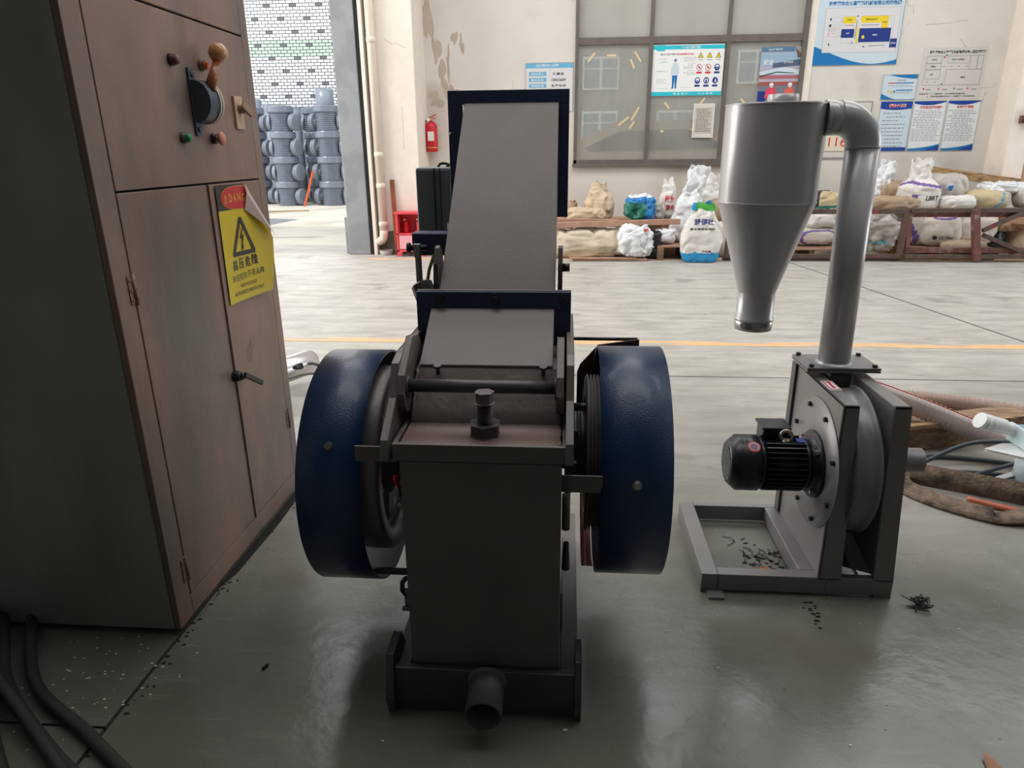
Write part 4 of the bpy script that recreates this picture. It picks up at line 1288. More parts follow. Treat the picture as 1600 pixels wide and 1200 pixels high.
# chute pivots and tilt cylinder
for x in (-.405, -.022):
    pz = [(2.10, 1.05), (2.09, 1.11), (2.10, 1.17), (2.13, 1.215), (2.16, 1.22), (2.19, 1.19), (2.22, 1.08), (2.2, 1.0)]
    MB().prism(pz, 'x', x, x + .014).build('pivot_plate', GREYD, CRP, bevel=.002)
MB().cyl((-.008, 2.14, 1.155), (.014, 2.14, 1.155), .013, seg=12).build('pivot_bolt', BLACK, CRP)
m = MB()
m.box(-.512, -.385, 2.300, 2.308, 1.168, 1.240).box(-.512, -.385, 2.308, 2.37, 1.234, 1.242)
m.build('cylinder_bracket', NAVY, CRP, bevel=.002)
rodc = MB()
rodc.tube([(-.483, 2.255, 1.065), (-.487, 2.265, 1.195)], .011, 14)
rodc.obox((-.487, 2.265, 1.19), (.012, 0, 0), (0, .012, 0), (0, 0, .022))
rodc.build('piston_rod', STEEL, CRP, bevel=.004)
MB().cyl((-.52, 2.268, 1.198), (-.455, 2.268, 1.198), .010, seg=14).cyl((-.522, 2.268, 1.198), (-.512, 2.268, 1.198), .017, seg=14).build('clevis_pin', BLACK, CRP)
cyl = MB()
cyl.ring((-.480, 2.255, 1.085), (.045, -.035, -.10), [(.012, -.002), (.026, .0), (.036, .006), (.037, .055), (.031, .062), (.028, .075), (.028, .40), (0, .40)], 8, False)
cyl.build('tilt_cylinder', GREYD, CRP)
MB().tube([(-.44, 2.30, 1.17), (-.46, 2.31, 1.12), (-.475, 2.3, 1.04), (-.44, 2.3, .98)], .006, 8).build('hydraulic_hose', mat('green_yellow_hose', (136, 140, 70), .5), CRP)
# black control box carried behind
cbx = MB().box(-.622, -.435, 2.92, 3.10, 1.158, 1.437).build('control_box', BOXBLK, CRP, bevel=.012)
MB().box(-.545, -.540, 2.914, 3.02, 1.158, 1.434).box(-.52, -.517, 2.915, 3.02, 1.158, 1.434).build('box_seam', BLACK, cbx)
MB().tube([(-.54, 3.0, 1.437), (-.53, 3.0, 1.45), (-.51, 2.98, 1.452), (-.49, 2.99, 1.447), (-.46, 2.97, 1.455), (-.44, 2.97, 1.44)], .006, 8).tube([(-.50, 2.97, 1.437), (-.48, 2.97, 1.449), (-.45, 2.98, 1.449), (-.43, 2.98, 1.437)], .005, 8).build('box_cable', BLACK, cbx)
MB().bar((-.40, 2.5, 1.22), (-.50, 3.0, 1.20), .03, .03).build('box_arm', GREYD, CRP)

# flywheels, shaft, bearings
SY_, SZ_ = 1.95, .600
MB().cyl((-.66, SY_, SZ_), (.26, SY_, SZ_), .036, seg=24).build('main_shaft', STEEL, CRP)
def flywheel(x0, x1, parent, grooves=False, r=.285, zc=.592):
    global SZ_
    keep = SZ_
    SZ_ = zc
    F_ = _flywheel(x0, x1, parent, grooves, r)
    SZ_ = keep
    return F_
def _flywheel(x0, x1, parent, grooves, R0):
    xm = (x0 + x1) / 2
    d = 1 if x1 > x0 else -1
    w = abs(x1 - x0)
    prof = [(R0 - .055, 0), (R0 - .007, 0), (R0, .006)]
    if grooves:
        k = 4
        for i in range(k):
            a = .008 + i * (w - .016) / k
            b = (w - .016) / k
            prof += [(R0, a + .1 * b), (R0 - .02, a + .4 * b), (R0 - .02, a + .6 * b), (R0, a + .9 * b)]
    prof += [(R0, w - .006), (R0 - .007, w), (R0 - .055, w), (R0 - .06, w * .7), (R0 - .06, w * .3), (R0 - .055, 0)]
    a = MB().ring((x0, SY_, SZ_), (d, 0, 0), prof, 56).build('flywheel', DSTEEL, parent)
    # web with round openings: spokes
    m = MB()
    m.ring((x0, SY_, SZ_), (d, 0, 0), [(R0 - .058, w * .35), (R0 - .095, w * .4), (R0 - .095, w * .6), (R0 - .058, w * .65)], 48)
    m.ring((x0, SY_, SZ_), (d, 0, 0), [(.05, -.01), (.085, -.01), (.10, w * .2), (.12, w * .4), (.12, w * .6), (.10, w * .9), (.085, w + .01), (.05, w + .01)], 36)
    m.build('hub', DSTEEL, a)
    for k in range(6):
        t = k * pi / 3 + .25
        s_ = MB().bar((xm, SY_ + .10 * cos(t), SZ_ + .10 * sin(t)), (xm, SY_ + (R0 - .085) * cos(t), SZ_ + (R0 - .085) * sin(t)), w * .3, .075, (-0.0, -sin(t), cos(t)))
        s_.build('spoke', DSTEEL, a, bevel=.004)
    return a
flywheel(-.590, -.508, CRP)
flywheel(.125, .200, CRP, False, .285, .605)
flywheel(.066, .122, CRP, True, .238, .62)
bh = MB().ring((.028, SY_, SZ_ + .02), (1, 0, 0), [(0, 0), (.125, 0), (.125, .018), (.118, .020), (.125, .022), (.125, .04), (.105, .05), (.06, .055), (.055, .075), (0, .075)], 48).build('bearing_housing', GREYD, CRP)
for k in range(6):
    t = k * pi / 3 + .4
    p = (.065, SY_ + .10 * cos(t), SZ_ + .02 + .10 * sin(t))
    MB().cyl(p, (p[0] + .016, p[1], p[2]), .010, seg=6, smooth=False).build('bolt', BLACK, bh)
MB().ring((-.432, SY_, SZ_ + .02), (-1, 0, 0), [(0, 0), (.125, 0), (.125, .04), (.105, .05), (0, .05)], 48).build('bearing_housing', GREYD, CRP)
for p in ((.030, 1.80, .74), (.030, 1.78, .65)):
    MB().obox(p, (.012, 0, 0), (0, .010, 0), (0, 0, .014)).build('grease_fitting', BLACK, CRP, bevel=.002)

# blue wheel guards
def guard(x0, x1, yc, zc, r, bz, name='wheel_guard'):
    d = 1
    m = MB()
    m.ring((x0, yc, zc), (1, 0, 0), [(r - .006, 0), (r, 0), (r, x1 - x0), (r - .006, x1 - x0), (r - .006, 0)], 96)
    g = m.build(name, BLUE, CRP)
    gi = MB().ring((x0, yc, zc), (1, 0, 0), [(r - .0065, .002), (r - .0065, x1 - x0 - .002)], 96).build('guard_lining', mat('guard_inside_maroon', (40, 29, 31), .55, var=.15), g)
    ang = math.asin((bz - zc) / r)
    by = yc - r * cos(ang)
    n = Vector((0, -cos(ang), sin(ang)))
    c = Vector(((x0 + x1) / 2 + (.0), by, bz))
    b = MB().cyl(c, c + n * .003, .012, seg=20).cyl(c, c + n * .010, .0095, seg=18)
    b.build('guard_bolt', STEEL, g)
    return g
guard(-.714, -.538, 1.958, .564, .358, .752)
guard(.101, .287, 1.948, .603, .343, .680)
MB().box(-.540, -.41, 1.605, 1.611, .733, .776).build('guard_bracket', GREY, CRP, bevel=.001)
MB().box(0.0, .105, 1.612, 1.618, .655, .703).build('guard_bracket', GREY, CRP, bevel=.001)
MB().box(-.56, -.41, 1.735, 1.745, .300, .318).build('guard_stay', GREYD, CRP)
MB().cyl((.0, 2.30, .885), (.25, 2.30, .885), .006, seg=10).cyl((-.76, 1.9, .80), (-.62, 1.9, .80), .006, seg=10).build('guard_stay_rod', BLACK, CRP)
# belt guard plate behind the right wheel, red primer where bare
MB().ring((.064, 1.95, .585), (1, 0, 0), [(.322, 0), (.318, .0), (.318, .034), (.322, .034)], 60, True, (False, False), -pi * .62, .35).build('belt_guard_skirt', PINK, CRP)
MB().prism([(.066, .25), (.10, .22), (.22, .22), (.22, .50), (.066, .50)], 'y', 2.20, 2.206).build('belt_guard_back', PINK, CRP)
MB().prism([(.046, .64), (.046, .785), (.056, .812), (.115, .880), (.25, .90), (.25, .60)], 'y', 2.24, 2.248).build('belt_guard_cover', MAROON, CRP)
MB().cyl((.03, 1.86, .80), (.09, 1.86, .80), .012, seg=12).build('oil_pipe', BLACK, CRP)
# fasteners on the sides
def latch(x, y, z, s, red, parent):
    l = MB()
    l.bar((x, y, z - .03 * s), (x, y, z + .03 * s), .012, .010, (0, 1, 0))
    l.cyl((x - .012, y - .008, z - .028 * s), (x + .02, y - .008, z - .028 * s), .007, seg=10)
    l.cyl((x + .0, y - .01, z), (x + .03, y - .01, z), .004, seg=8)
    l = l.build('toggle_latch', DSTEEL, parent, bevel=.001)
    if red:
        MB().tube([(x - .004, y - .012, z + .03), (x - .012, y - .016, z + .05), (x - .010, y - .016, z + .065)], .006, 8).build('red_grip', RED, l)
        MB().cyl((x - .006, y - .014, z + .005), (x - .008, y - .014, z + .035), .008, .006, seg=10).build('grip_sleeve', STEEL, l)
    return l
latch(-.420, 1.60, .640, 1, True, CRP)
latch(-.426, 1.60, .318, 1, False, CRP)
MB().tube([(-.424, 1.6, .385), (-.436, 1.6, .37), (-.438, 1.6, .345), (-.428, 1.6, .33)], .007, 8).build('latch_lever', BLACK, CRP)
q = MB()
q.cyl((.012, 1.59, .56), (.012, 1.59, .66), .011, seg=14)
q.build('side_tube', GREYD, CRP)
MB().cyl((.014, 1.62, .42), (.014, 1.62, .50), .012, .008, seg=14).build('side_knob', BLACK, CRP)
MB().box(-.001, .008, 1.58, 1.66, .24, .31).build('side_lug', GREYD, CRP, bevel=.002)
# base frame
m = MB().box(-.455, .050, 1.525, 1.545, .0, .145)
m.build('base_front_bar', GREYD, CRP, bevel=.003)
for x0, x1 in ((-.476, -.455), (.045, .062)):
    MB().prism([(1.515, .0), (1.495, .06), (1.500, .10), (1.530, .185), (1.62, .19), (1.66, .12), (1.66, .0)], 'x', x0, x1).build('foot_plate', GREYD, CRP, bevel=.002)
for x0, x1 in ((-.470, -.420), (.004, .054)):
    m = MB().box(x0, x1, 1.545, 2.45, .115, .123).box(x0, x0 + .006, 1.545, 2.45, 0, .115) .box(x1 - .006, x1, 1.545, 2.45, 0, .115)
    m.build('base_rail', GREY, CRP, bevel=.002)
# outlet spout at the bottom
op = MB().ring((-.196, 1.53, .108), (0, -1, -.10), [(.049, 0), (.049, .115), (.044, .115), (.044, .0)], 36).build('outlet_spout', GREYD, CRP)
MB().ring((-.196, 1.527, .108), (0, -1, -.10), [(.056, 0), (.049, .008)], 30).build('weld_ring', GREY, op)
MB().ring((-.196, 1.53, .108), (0, -1, -.10), [(0, .004), (.045, .005)], 30).build('spout_dark', DARKIN, op)

# ================================================================== THE BLOWER WITH ITS CYCLONE
bl = thing('blower', 'grey steel blower in an open floor frame carrying a tall bent pipe', 'blower', (.85, 2.38, 0))
BX0, BX1, BY0, BY1 = .500, 1.155, 2.135, 2.665
PX = .900          # plane of the motor plate
FT = .075
m = MB()
m.box(BX0, BX0 + .058, BY0, BY1, .010, FT).build('frame_bar', SHEETP, bl, bevel=.003)
MB().box(BX0 + .058, PX + .03, BY0, BY0 + .046, .010, FT).build('frame_bar', SHEETP, bl, bevel=.003)
MB().box(BX0 + .058, PX + .03, BY1 - .030, BY1, .010, FT).build('frame_bar', SHEETP, bl, bevel=.003)
MB().box(PX + .03, BX1, BY0, BY0 + .03, .010, FT).build('frame_bar', SHEETP, bl, bevel=.003)
MB().box(PX - .052, PX + .03, BY0 + .046, BY1 - .030, .010, FT).build('frame_bar', SHEETP, bl, bevel=.003)
MB().prism([(BX0 + .02, BY0 - .045), (BX0 + .075, BY0 - .045), (BX0 + .075, BY0 + .01), (BX0 + .02, BY0 + .01)], 'z', 0, .010).cyl((BX0 + .047, BY0 - .02, .0099), (BX0 + .047, BY0 - .02, .0106), .007, seg=12).build('foot_tab', SHEETP, bl, bevel=.001)
MB().box(BX1 - .06, BX1, BY0, BY1, 0, .011).box(BX0, BX0 + .06, BY0, BY1, 0, .011).build('floor_pad', SHEETP, bl)
TZ = .715
# left side frame: plate with folded front and top, splayed legs
FW = .046
lf = MB()
lf.prism([(PX, .070), (PX + .075, .070), (PX + .045, TZ), (PX, TZ)], 'y', BY0, BY0 + .008)      # folded front flange
lf.box(PX, PX + FW, BY0, BY1 - .02, TZ - .008, TZ)                                           # folded top
lf.box(PX, PX + .006, BY0, BY1 - .06, .075, TZ)                                              # motor plate
lf.build('motor_side_frame', SHEETP, bl, bevel=.0015)
MB().box(PX - .010, PX + FW, BY1 - .065, BY1 - .02, .075, TZ).build('rear_post', GREYD, bl, bevel=.002)
rf = MB()
rf.prism([(1.088, .070), (1.152, .070), (1.106, TZ), (1.056, TZ)], 'y', BY0, BY0 + .008)
v = [(1.056, BY0, TZ), (1.106, BY0, TZ), (1.106, BY1 - .02, TZ), (1.056, BY1 - .02, TZ)]
rf.add([(a, b, c - d) for d in (0, .008) for a, b, c in v], [(0, 1, 2, 3), (7, 6, 5, 4), (0, 4, 5, 1), (1, 5, 6, 2), (2, 6, 7, 3), (3, 7, 4, 0)])
v = [(1.063, BY0 + .004, TZ - .004), (1.095, BY0 + .004, .075), (1.095, BY1 - .02, .075), (1.063, BY1 - .02, TZ - .004)]
rf.add([(a - d, b, c) for d in (0, .006) for a, b, c in v], [(0, 1, 2, 3), (7, 6, 5, 4), (0, 4, 5, 1), (1, 5, 6, 2), (2, 6, 7, 3), (3, 7, 4, 0)])
rf.build('outer_side_frame', SHEETP, bl, bevel=.0015)
MB().box(1.08, BX1, BY1 - .065, BY1 - .02, .075, TZ - .01).build('rear_post', GREYD, bl, bevel=.002)
MB().add([(PX + .03, 2.25, .075), (1.10, BY0 + .03, .075), (1.10, 2.5, .19), (PX + .03, 2.55, .19)], [(0, 1, 2, 3)]).build('inner_tray', GREYD, bl)
# volute
MY, MZ = 2.325, .435
MB().ring((PX + .058, MY + .03, MZ), (1, 0, 0), [(0, 0), (.255, 0), (.262, .004), (.255, .010), (.255, .068), (.266, .070), (.266, .080), (0, .080)], 56).build('fan_casing', SHEETP, bl)
MB().box(PX + .060, 1.035, 2.44, 2.60, .45, .725).build('casing_neck', GREYD, bl, bevel=.002)  # darker grey paints in the shade of the opening between the frames
MB().ring((PX - .001, MY, MZ + .0), (-1, 0, 0), [(.0, .002), (.235, .002), (.235, .0), (.232, .005), (.10, .005)], 64).build('cover_disc', SHEETP, bl)
for k in range(8):
    t = k * pi / 4 + .39
    p = Vector((PX - .001, MY + .205 * cos(t), MZ + .205 * sin(t)))
    MB().cyl(p, p + Vector((-.016, 0, 0)), .009, seg=6, smooth=False).build('cover_bolt', BLACK, bl)
# inlet stub
MB().ring((1.13, MY - .02, MZ + .02), (1, 0, 0), [(.044, 0), (.044, .125), (.040, .125), (.040, .0)], 32).build('inlet_stub', SHEETP, bl)
# top plate with bolts
m = MB()
m.add([(a, b, c) for c in (.745, .753) for a, b in ((.872, 2.425), (1.128, 2.425), (1.128, 2.605), (.872, 2.605))],
      [(3, 2, 1, 0), (4, 5, 6, 7), (0, 1, 5, 4), (1, 2, 6, 5), (2, 3, 7, 6), (3, 0, 4, 7)])
m.box(.872, 1.128, 2.425, 2.605, .735, .743)
m.build('pipe_plate', SHEETP, bl, bevel=.0015)
for a, b in ((.89, 2.44), (1.11, 2.44), (1.11, 2.59), (.89, 2.59)):
    MB().cyl((a, b, .753), (a, b, .763), .009, seg=6, smooth=False).build('plate_bolt', BLACK, bl)
# direction label
s = Sheet((PX + .008, 2.30, TZ + .0012), (0, 1, 0), (-1, 0, 0), .10, .04, WHITEP, .001)
s.o = Vector((PX + FW - .008, 2.27, TZ + .0012))
s2 = Sheet((PX + .008, 2.39, TZ + .0015), (0, -1, 0), (1, 0, 0), .10, .040, WHITEP, .001)
s2.rect(.004, .003, .096, .037, mat('label_red', (206, 40, 74), .4), 1)
s2.rect(.008, .007, .092, .033, WHITEP, 2)
RL = mat('label_red', (206, 40, 74), .4)
s2.rect(.03, .016, .07, .024, RL, 3); s2.poly([(.07, .010), (.088, .020), (.07, .030)], RL, 3); s2.poly([(.014, .010), (.03, .014), (.03, .026), (.014, .030)], RL, 3)
s2.build('direction_label', bl)['label'] = 'small white label with a red arrow'

# motor
my, mz = MY - .015, MZ - .004
mo = thing('electric_motor', 'black finned electric motor bolted to the side of the blower', 'motor', (PX, my, mz))
MB().ring((PX - .006, my, mz), (-1, 0, 0), [(0, 0), (.108, 0), (.108, .010), (.100, .012), (.092, .018), (.088, .03), (0, .03)], 48).build('flange', BLACKM, mo)
for k in range(4):
    t = k * pi / 2 + pi / 4
    p = Vector((PX - .016, my + .093 * cos(t), mz + .093 * sin(t)))
    MB().cyl(p, p + Vector((-.018, 0, 0)), .009, seg=6, smooth=False).build('flange_bolt', STEEL, mo)
MB().ring((PX - .034, my, mz), (-1, 0, 0), [(0, 0), (.080, 0), (.080, .02), (.072, .02), (.072, .155), (.080, .155), (.080, .172), (0, .172)], 40).build('stator_body', BLACKM, mo)
for k in range(32):
    t = 2 * pi * k / 32
    if abs(((t - pi / 2 + pi) % (2 * pi)) - pi) < .25:
        continue
    d = Vector((0, cos(t), sin(t))); e = Vector((0, -sin(t), cos(t)))
    MB().obox(Vector((PX - .122, my, mz)) + d * .079, (.067, 0, 0), d * .009, e * .0022).build('cooling_fin', BLACKM, mo)
cw = MB()
cw.ring((PX - .206, my, mz), (-1, 0, 0), [(.083, 0), (.090, .002), (.090, .050), (.0895, .053), (.090, .055), (.090, .075), (.070, .100), (.066, .104), (.060, .104)], 48)
cw = cw.build('fan_cowl', BLACKM, mo)
gr = MB()
gx = PX - .206 - .104
for i in range(-5, 6):
    zz = i * .0115
    L = math.sqrt(max(.0001, .061 ** 2 - zz ** 2))
    gr.box(gx - .002, gx + .002, my - L, my + L, mz + zz - .0032, mz + zz + .0032)
for i in range(-4, 5):
    yy = i * .013
    L = math.sqrt(max(.0001, .061 ** 2 - yy ** 2))
    gr.box(gx - .0015, gx + .0015, my + yy - .0015, my + yy + .0015, mz - L, mz + L)
gr.build('fan_grille', mat('grille_grey', (92, 96, 98), .4, .3), cw)
MB().cyl((gx + .03, my, mz), (gx + .032, my, mz), .06, seg=28).build('grille_back', DARKIN, cw)
tb = MB().box(PX - .185, PX - .095, my + .02, my + .10, mz + .05, mz + .108)
tb.build('terminal_box', BLACKM, mo, bevel=.008)
MB().box(PX - .192, PX - .088, my + .015, my + .105, mz + .104, mz + .113).build('terminal_lid', BLACKM, mo, bevel=.004)
eb = MB()
ec = Vector((PX - .115, my - .012, mz + .098))
eb.tube([ec + Vector((.018 * cos(a), -.005 * cos(a), .018 * sin(a))) for a in [2 * pi * k / 20 for k in range(21)]], .0055, 10, cap=False)
eb.cyl(ec + Vector((0, 0, -.026)), ec + Vector((0, 0, -.012)), .012, seg=16)
eb.build('eye_bolt', mat('zinc_bronze', (170, 160, 148), .3, .8), mo)
# oval maker's sticker on the cowl
ov2 = MB().use(RED)
for lay, rr, mm in ((0, 1.0, RED), (1, .78, mat('sticker_pale', (206, 180, 180), .4)), (2, .6, mat('sticker_mauve', (120, 80, 110), .4))):
    ov2.use(mm)
    pts = []
    for k in range(20):
        a = 2 * pi * k / 20
        ang = radians(123) + rr * .22 * sin(a)
        x = PX - .206 - .028 + rr * .022 * cos(a)
        r = .0903 + .0005 * lay + .0002
        pts.append((x, my + r * cos(ang), mz + r * sin(ang)))
    ov2.add(pts, [tuple(range(20))])
ov2.build('round_sticker', None, cw)
tg = MB().box(PX - .08, PX - .055, my - .03, my + .0, mz + .083, mz + .086)
tg.build('blue_tag', mat('blue_tag', (30, 80, 170), .4), mo)

mo.scale = (1.0, 1.12, 1.12)
# tall pipe with the elbow
pz0 = .753
pcx, pcy, pr = .988, 2.50, .0548
pp = thing('duct_pipe', 'thick grey steel pipe rising from the blower and elbowing into the cyclone', 'pipe', (pcx, pcy, pz0))
MB().cyl((pcx, pcy, pz0), (pcx - .008, pcy, 1.50), pr, seg=48).build('riser', SHEET, pp)
MB().ring((pcx, pcy, pz0), (0, 0, 1), [(pr + .008, 0), (pr, .007)], 40).build('weld_bead', SHEET, pp)
elb = []
R_ = .092
ex = pcx - .008
for i in range(13):
    a = (pi / 2) * i / 12
    elb.append((ex - R_ + R_ * cos(a), pcy, 1.50 + R_ * sin(a)))
MB().tube(elb, pr, 44, cap=False).build('elbow', SHEET, pp)
MB().cyl((ex - R_, pcy, 1.50 + R_), (.845, pcy, 1.50 + R_), pr, seg=44).build('inlet_branch', SHEET, pp)
MB().ring((ex, pcy, 1.497), (0, 0, 1), [(pr, 0), (pr + .003, .002), (pr, .006)], 40).build('weld_seam', SHEET, pp)
# cyclone
ccx, ccy = .703, 2.565
cy = thing('cyclone_separator', 'grey steel cyclone with a conical lower half hanging from the elbow pipe', 'cyclone', (ccx, ccy, .85))
CR = .164
MB().ring((ccx, ccy, 0), (0, 0, 1), [(CR, 1.322), (CR, 1.638)], 72).build('barrel', SHEET, cy)
MB().ring((ccx, ccy, 1.638), (0, 0, 1), [(CR + .002, -.004), (CR + .002, .002), (0, .002)], 72).build('top_disc', SHEET, cy)
MB().ring((ccx, ccy, 1.320), (0, 0, 1), [(CR, -.003), (CR + .0025, 0), (CR, .004)], 72).build('weld_seam', SHEET, cy)
MB().ring((ccx, ccy, 0), (0, 0, 1), [(.066, 1.0), (CR, 1.320)], 72).build('cone', SHEET, cy)
MB().ring((ccx, ccy, 0), (0, 0, 1), [(.060, .860), (.066, .862), (.0655, .893), (.070, .897), (.070, .905), (.0655, .909), (.066, 1.0)], 56).build('neck', SHEET, cy)
MB().ring((ccx, ccy, .868), (0, 0, 1), [(.0665, 0), (.0685, .004), (.0685, .024), (.0665, .028)], 48).build('neck_sleeve', mat('bright_steel', (176, 176, 176), .2, .9), cy)
MB().ring((ccx, ccy, .861), (0, 0, 1), [(.0, .02), (.061, .02)], 40).build('neck_dark', DARKIN, cy)
MB().ring((ccx + .02, ccy + .0, 1.640), (0, 0, 1), [(.050, 0), (.050, .030), (.046, .030), (.046, 0)], 40).build('outlet_collar', SHEET, cy)
MB().ring((.852, pcy, 1.592), (-1, 0, .0), [(pr, -.002), (pr + .003, .001), (pr + .003, .006), (pr, .009)], 40).build('joint_weld', SHEET, cy)

# ================================================================== ON THE FLOOR AT THE RIGHT
def P3(pts, n=8):
    """Catmull-Rom through the points"""
    pts = [Vector(p) for p in pts]
    out = []
    for i in range(len(pts) - 1):
        p0, p1, p2, p3 = pts[max(i - 1, 0)], pts[i], pts[i + 1], pts[min(i + 2, len(pts) - 1)]
        for k in range(n):
            t = k / n
            out.append(.5 * ((2 * p1) + (p2 - p0) * t + (2 * p0 - 5 * p1 + 4 * p2 - p3) * t * t + (-p0 + 3 * p1 - 3 * p2 + p3) * t ** 3))
    out.append(pts[-1])
    return out
HOSE1 = mat('brown_ribbed_hose', (160, 134, 122), .45, var=.15, vscale=12)
HOSE2 = mat('translucent_grey_hose', (178, 164, 160), .3, var=.12, vscale=12)
o = MB().tube(P3([(1.55, 4.15, .055), (1.85, 4.13, .055), (2.15, 4.07, .055), (2.45, 3.95, .055), (2.80, 3.72, .06), (3.2, 3.5, .05), (3.6, 3.2, .05)], 26), .052, 18, rib=.16).build('suction_hose', HOSE1)
tag(o, 'brown ribbed hose curving along the floor behind the timber beams', 'hose')
o = MB().tube(P3([(1.45, 3.75, .30), (1.62, 3.66, .27), (1.85, 3.52, .21), (2.1, 3.38, .13), (2.36, 3.20, .065), (2.7, 2.95, .06), (3.0, 2.7, .055)], 26), .057, 18, rib=.13).build('suction_hose', HOSE2)
tag(o, 'pale translucent ribbed hose lying across the timber beams', 'hose')
o = MB().tube(P3([(1.45, 3.70, .362), (1.62, 3.605, .332), (1.85, 3.465, .272), (2.1, 3.325, .192), (2.36, 3.145, .127), (2.7, 2.895, .122)], 8), .003, 6).build('marker_stripe', mat('red_stripe', (190, 50, 44), .4), o)
def beam(p0, p1, w, h, name, label, material=WOODD):
    o = MB().bar(p0, p1, w, h).build(name, material, None, bevel=.004)
    return tag(o, label, 'timber')
beam((1.55, 3.42, .065), (2.50, 3.72, .065), .16, .13, 'timber_beam', 'long squared timber beam on the floor under the pale hose')
beam((1.45, 3.60, .06), (2.06, 3.95, .06), .20, .12, 'timber_beam', 'shorter pale-topped timber beam behind the long one', WOOD)
beam((1.55, 3.33, .145), (1.98, 3.46, .145), .035, .025, 'timber_batten', 'thin split batten resting on the long timber beam', WOOD)
beam((2.04, 3.99, .012), (2.30, 3.93, .012), .04, .02, 'wood_offcut', 'small pale wood offcut on the floor behind the long beam', WOOD)
CABLE = mat('grey_cable', (64, 68, 76), .4)
def loop_cable(pts, r, label, name='power_cable', material=CABLE):
    o = MB().tube(P3(pts, 10), r, 10).build(name, material)
    return tag(o, label, 'cable')
loop_cable([(2.40, 3.03, .10), (2.25, 3.20, .14), (2.02, 3.27, .12), (1.80, 3.22, .05), (1.70, 3.17, .02), (1.72, 3.26, .015), (1.9, 3.33, .015), (2.2, 3.26, .015), (2.42, 3.12, .02)], .011, 'grey power cable looping over the floor toward the pale blue pump, upper loop')
loop_cable([(2.42, 2.99, .08), (2.24, 3.12, .10), (2.02, 3.12, .04), (1.82, 3.05, .012), (1.78, 3.10, .012), (1.95, 3.16, .012), (2.25, 3.10, .012), (2.45, 3.02, .02)], .010, 'grey power cable in the lower, flatter loop beside the old belt')
# old belt: a strip on edge, folded at the left
BELT = mat('old_fibre_belt', (120, 104, 90), .95, var=.35, vscale=30, rgb2=(70, 60, 54), mixscale=7, mixlo=.5, mixhi=.6, bump=.8, bscale=70)
def strip(path, w, name, label, material, tilt):
    pts = P3(path, 8)
    m = MB()
    v = []
    n = len(pts)
    for i, p in enumerate(pts):
        t = (pts[min(i + 1, n - 1)] - pts[max(i - 1, 0)]).normalized()
        side = Vector((-t.y, t.x, 0)).normalized()
        a = tilt(i / (n - 1))
        wv = side * (w * cos(a)) + Vector((0, 0, w * sin(a)))
        nn = t.cross(wv.normalized()) * .004
        for q in (p + nn, p + wv + nn, p + wv - nn, p - nn):
            v.append(q)
    f = []
    for i in range(n - 1):
        for k in range(4):
            f.append((i * 4 + k, i * 4 + (k + 1) % 4, (i + 1) * 4 + (k + 1) % 4, (i + 1) * 4 + k))
    f += [(0, 1, 2, 3), tuple(4 * (n - 1) + k for k in (3, 2, 1, 0))]
    m.add(v, f, True)
    return tag(m.build(name, material), label, 'belt')
strip([(1.50, 3.30, .006), (1.60, 3.08, .006), (1.66, 3.02, .006), (1.85, 2.93, .006), (2.05, 2.83, .006), (2.35, 2.66, .006), (2.7, 2.5, .006)], .10, 'drive_belt',
      'frayed brown belt standing on its edge, nearer the cables', BELT, lambda t: pi / 2 * (.80))
strip([(1.56, 3.12, .006), (1.53, 2.98, .006), (1.62, 2.82, .006), (1.80, 2.68, .01), (1.95, 2.66, .02), (2.10, 2.62, .006), (2.5, 2.46, .006)], .09, 'drive_belt',
      'frayed brown belt lying flat and folded, nearest the camera', BELT, lambda t: .30 + .3 * sin(t * 9) * (t > .5))
o = MB().tube(P3([(1.80, 2.88, .012), (1.92, 2.80, .012), (2.02, 2.74, .012)], 6), .014, 10).build('orange_hose', mat('orange_tube', (196, 108, 80), .5))
tag(o, 'short length of orange tube between the two old belts', 'hose')

# pale blue pump cut by the right edge
pu = thing('vacuum_pump', 'pale blue and white vacuum pump at the right edge of the picture', 'pump', (2.5, 3.0, 0))
PB = mat('pale_blue_cast', (206, 222, 228), .35, var=.05)
PW = mat('pump_white', (226, 228, 228), .35)
MB().cyl((2.50, 3.02, .06), (2.50, 3.02, .30), .10, seg=36).build('motor_body', PB, pu)
MB().cyl((2.50, 3.02, .02), (2.50, 3.02, .06), .13, .11, seg=36).build('foot_ring', PW, pu)
MB().prism([(2.22, 3.0), (2.34, 3.07), (2.7, 3.07), (2.7, 2.85), (2.42, 2.85)], 'z', .30, .318).build('mount_plate', PW, pu, bevel=.006)
MB().box(2.385, 2.62, 2.97, 3.12, .318, .44).build('pump_block', mat('pump_sky_blue', (120, 160, 190), .35), pu, bevel=.012)
MB().box(2.38, 2.40, 2.95, 3.13, .32, .45).build('pump_plate', PB, pu, bevel=.006)
for a in ((2.376, 2.965, .335), (2.376, 2.965, .435)):
    MB().cyl(a, (a[0] + .008, a[1], a[2]), .008, seg=10).build('bolt', BLACK, pu)
MB().ring((2.40, 3.10, .40), (-.86, .10, .32), [(.040, 0), (.040, .06), (.052, .065), (.052, .12), (.047, .122), (.047, .130), (.053, .132), (.053, .15), (.047, .152), (.047, .160), (.053, .162), (.053, .18), (.03, .182), (0, .182)], 30, False).build('port_cap', PW, pu)
MB().ring((2.52, 3.06, .44), (-.5, .3, .8), [(.02, 0), (.02, .08), (.027, .082), (.027, .10), (.023, .10), (.023, .106), (.027, .108), (.027, .13), (0, .13)], 22).build('small_port', PW, pu)
MB().ring((2.50, 3.0, .47), (-1, -.3, 0), [(.020, 0), (.030, 0), (.030, .03), (.02, .03), (.0, .01)], 22).build('side_port', STEEL, pu)
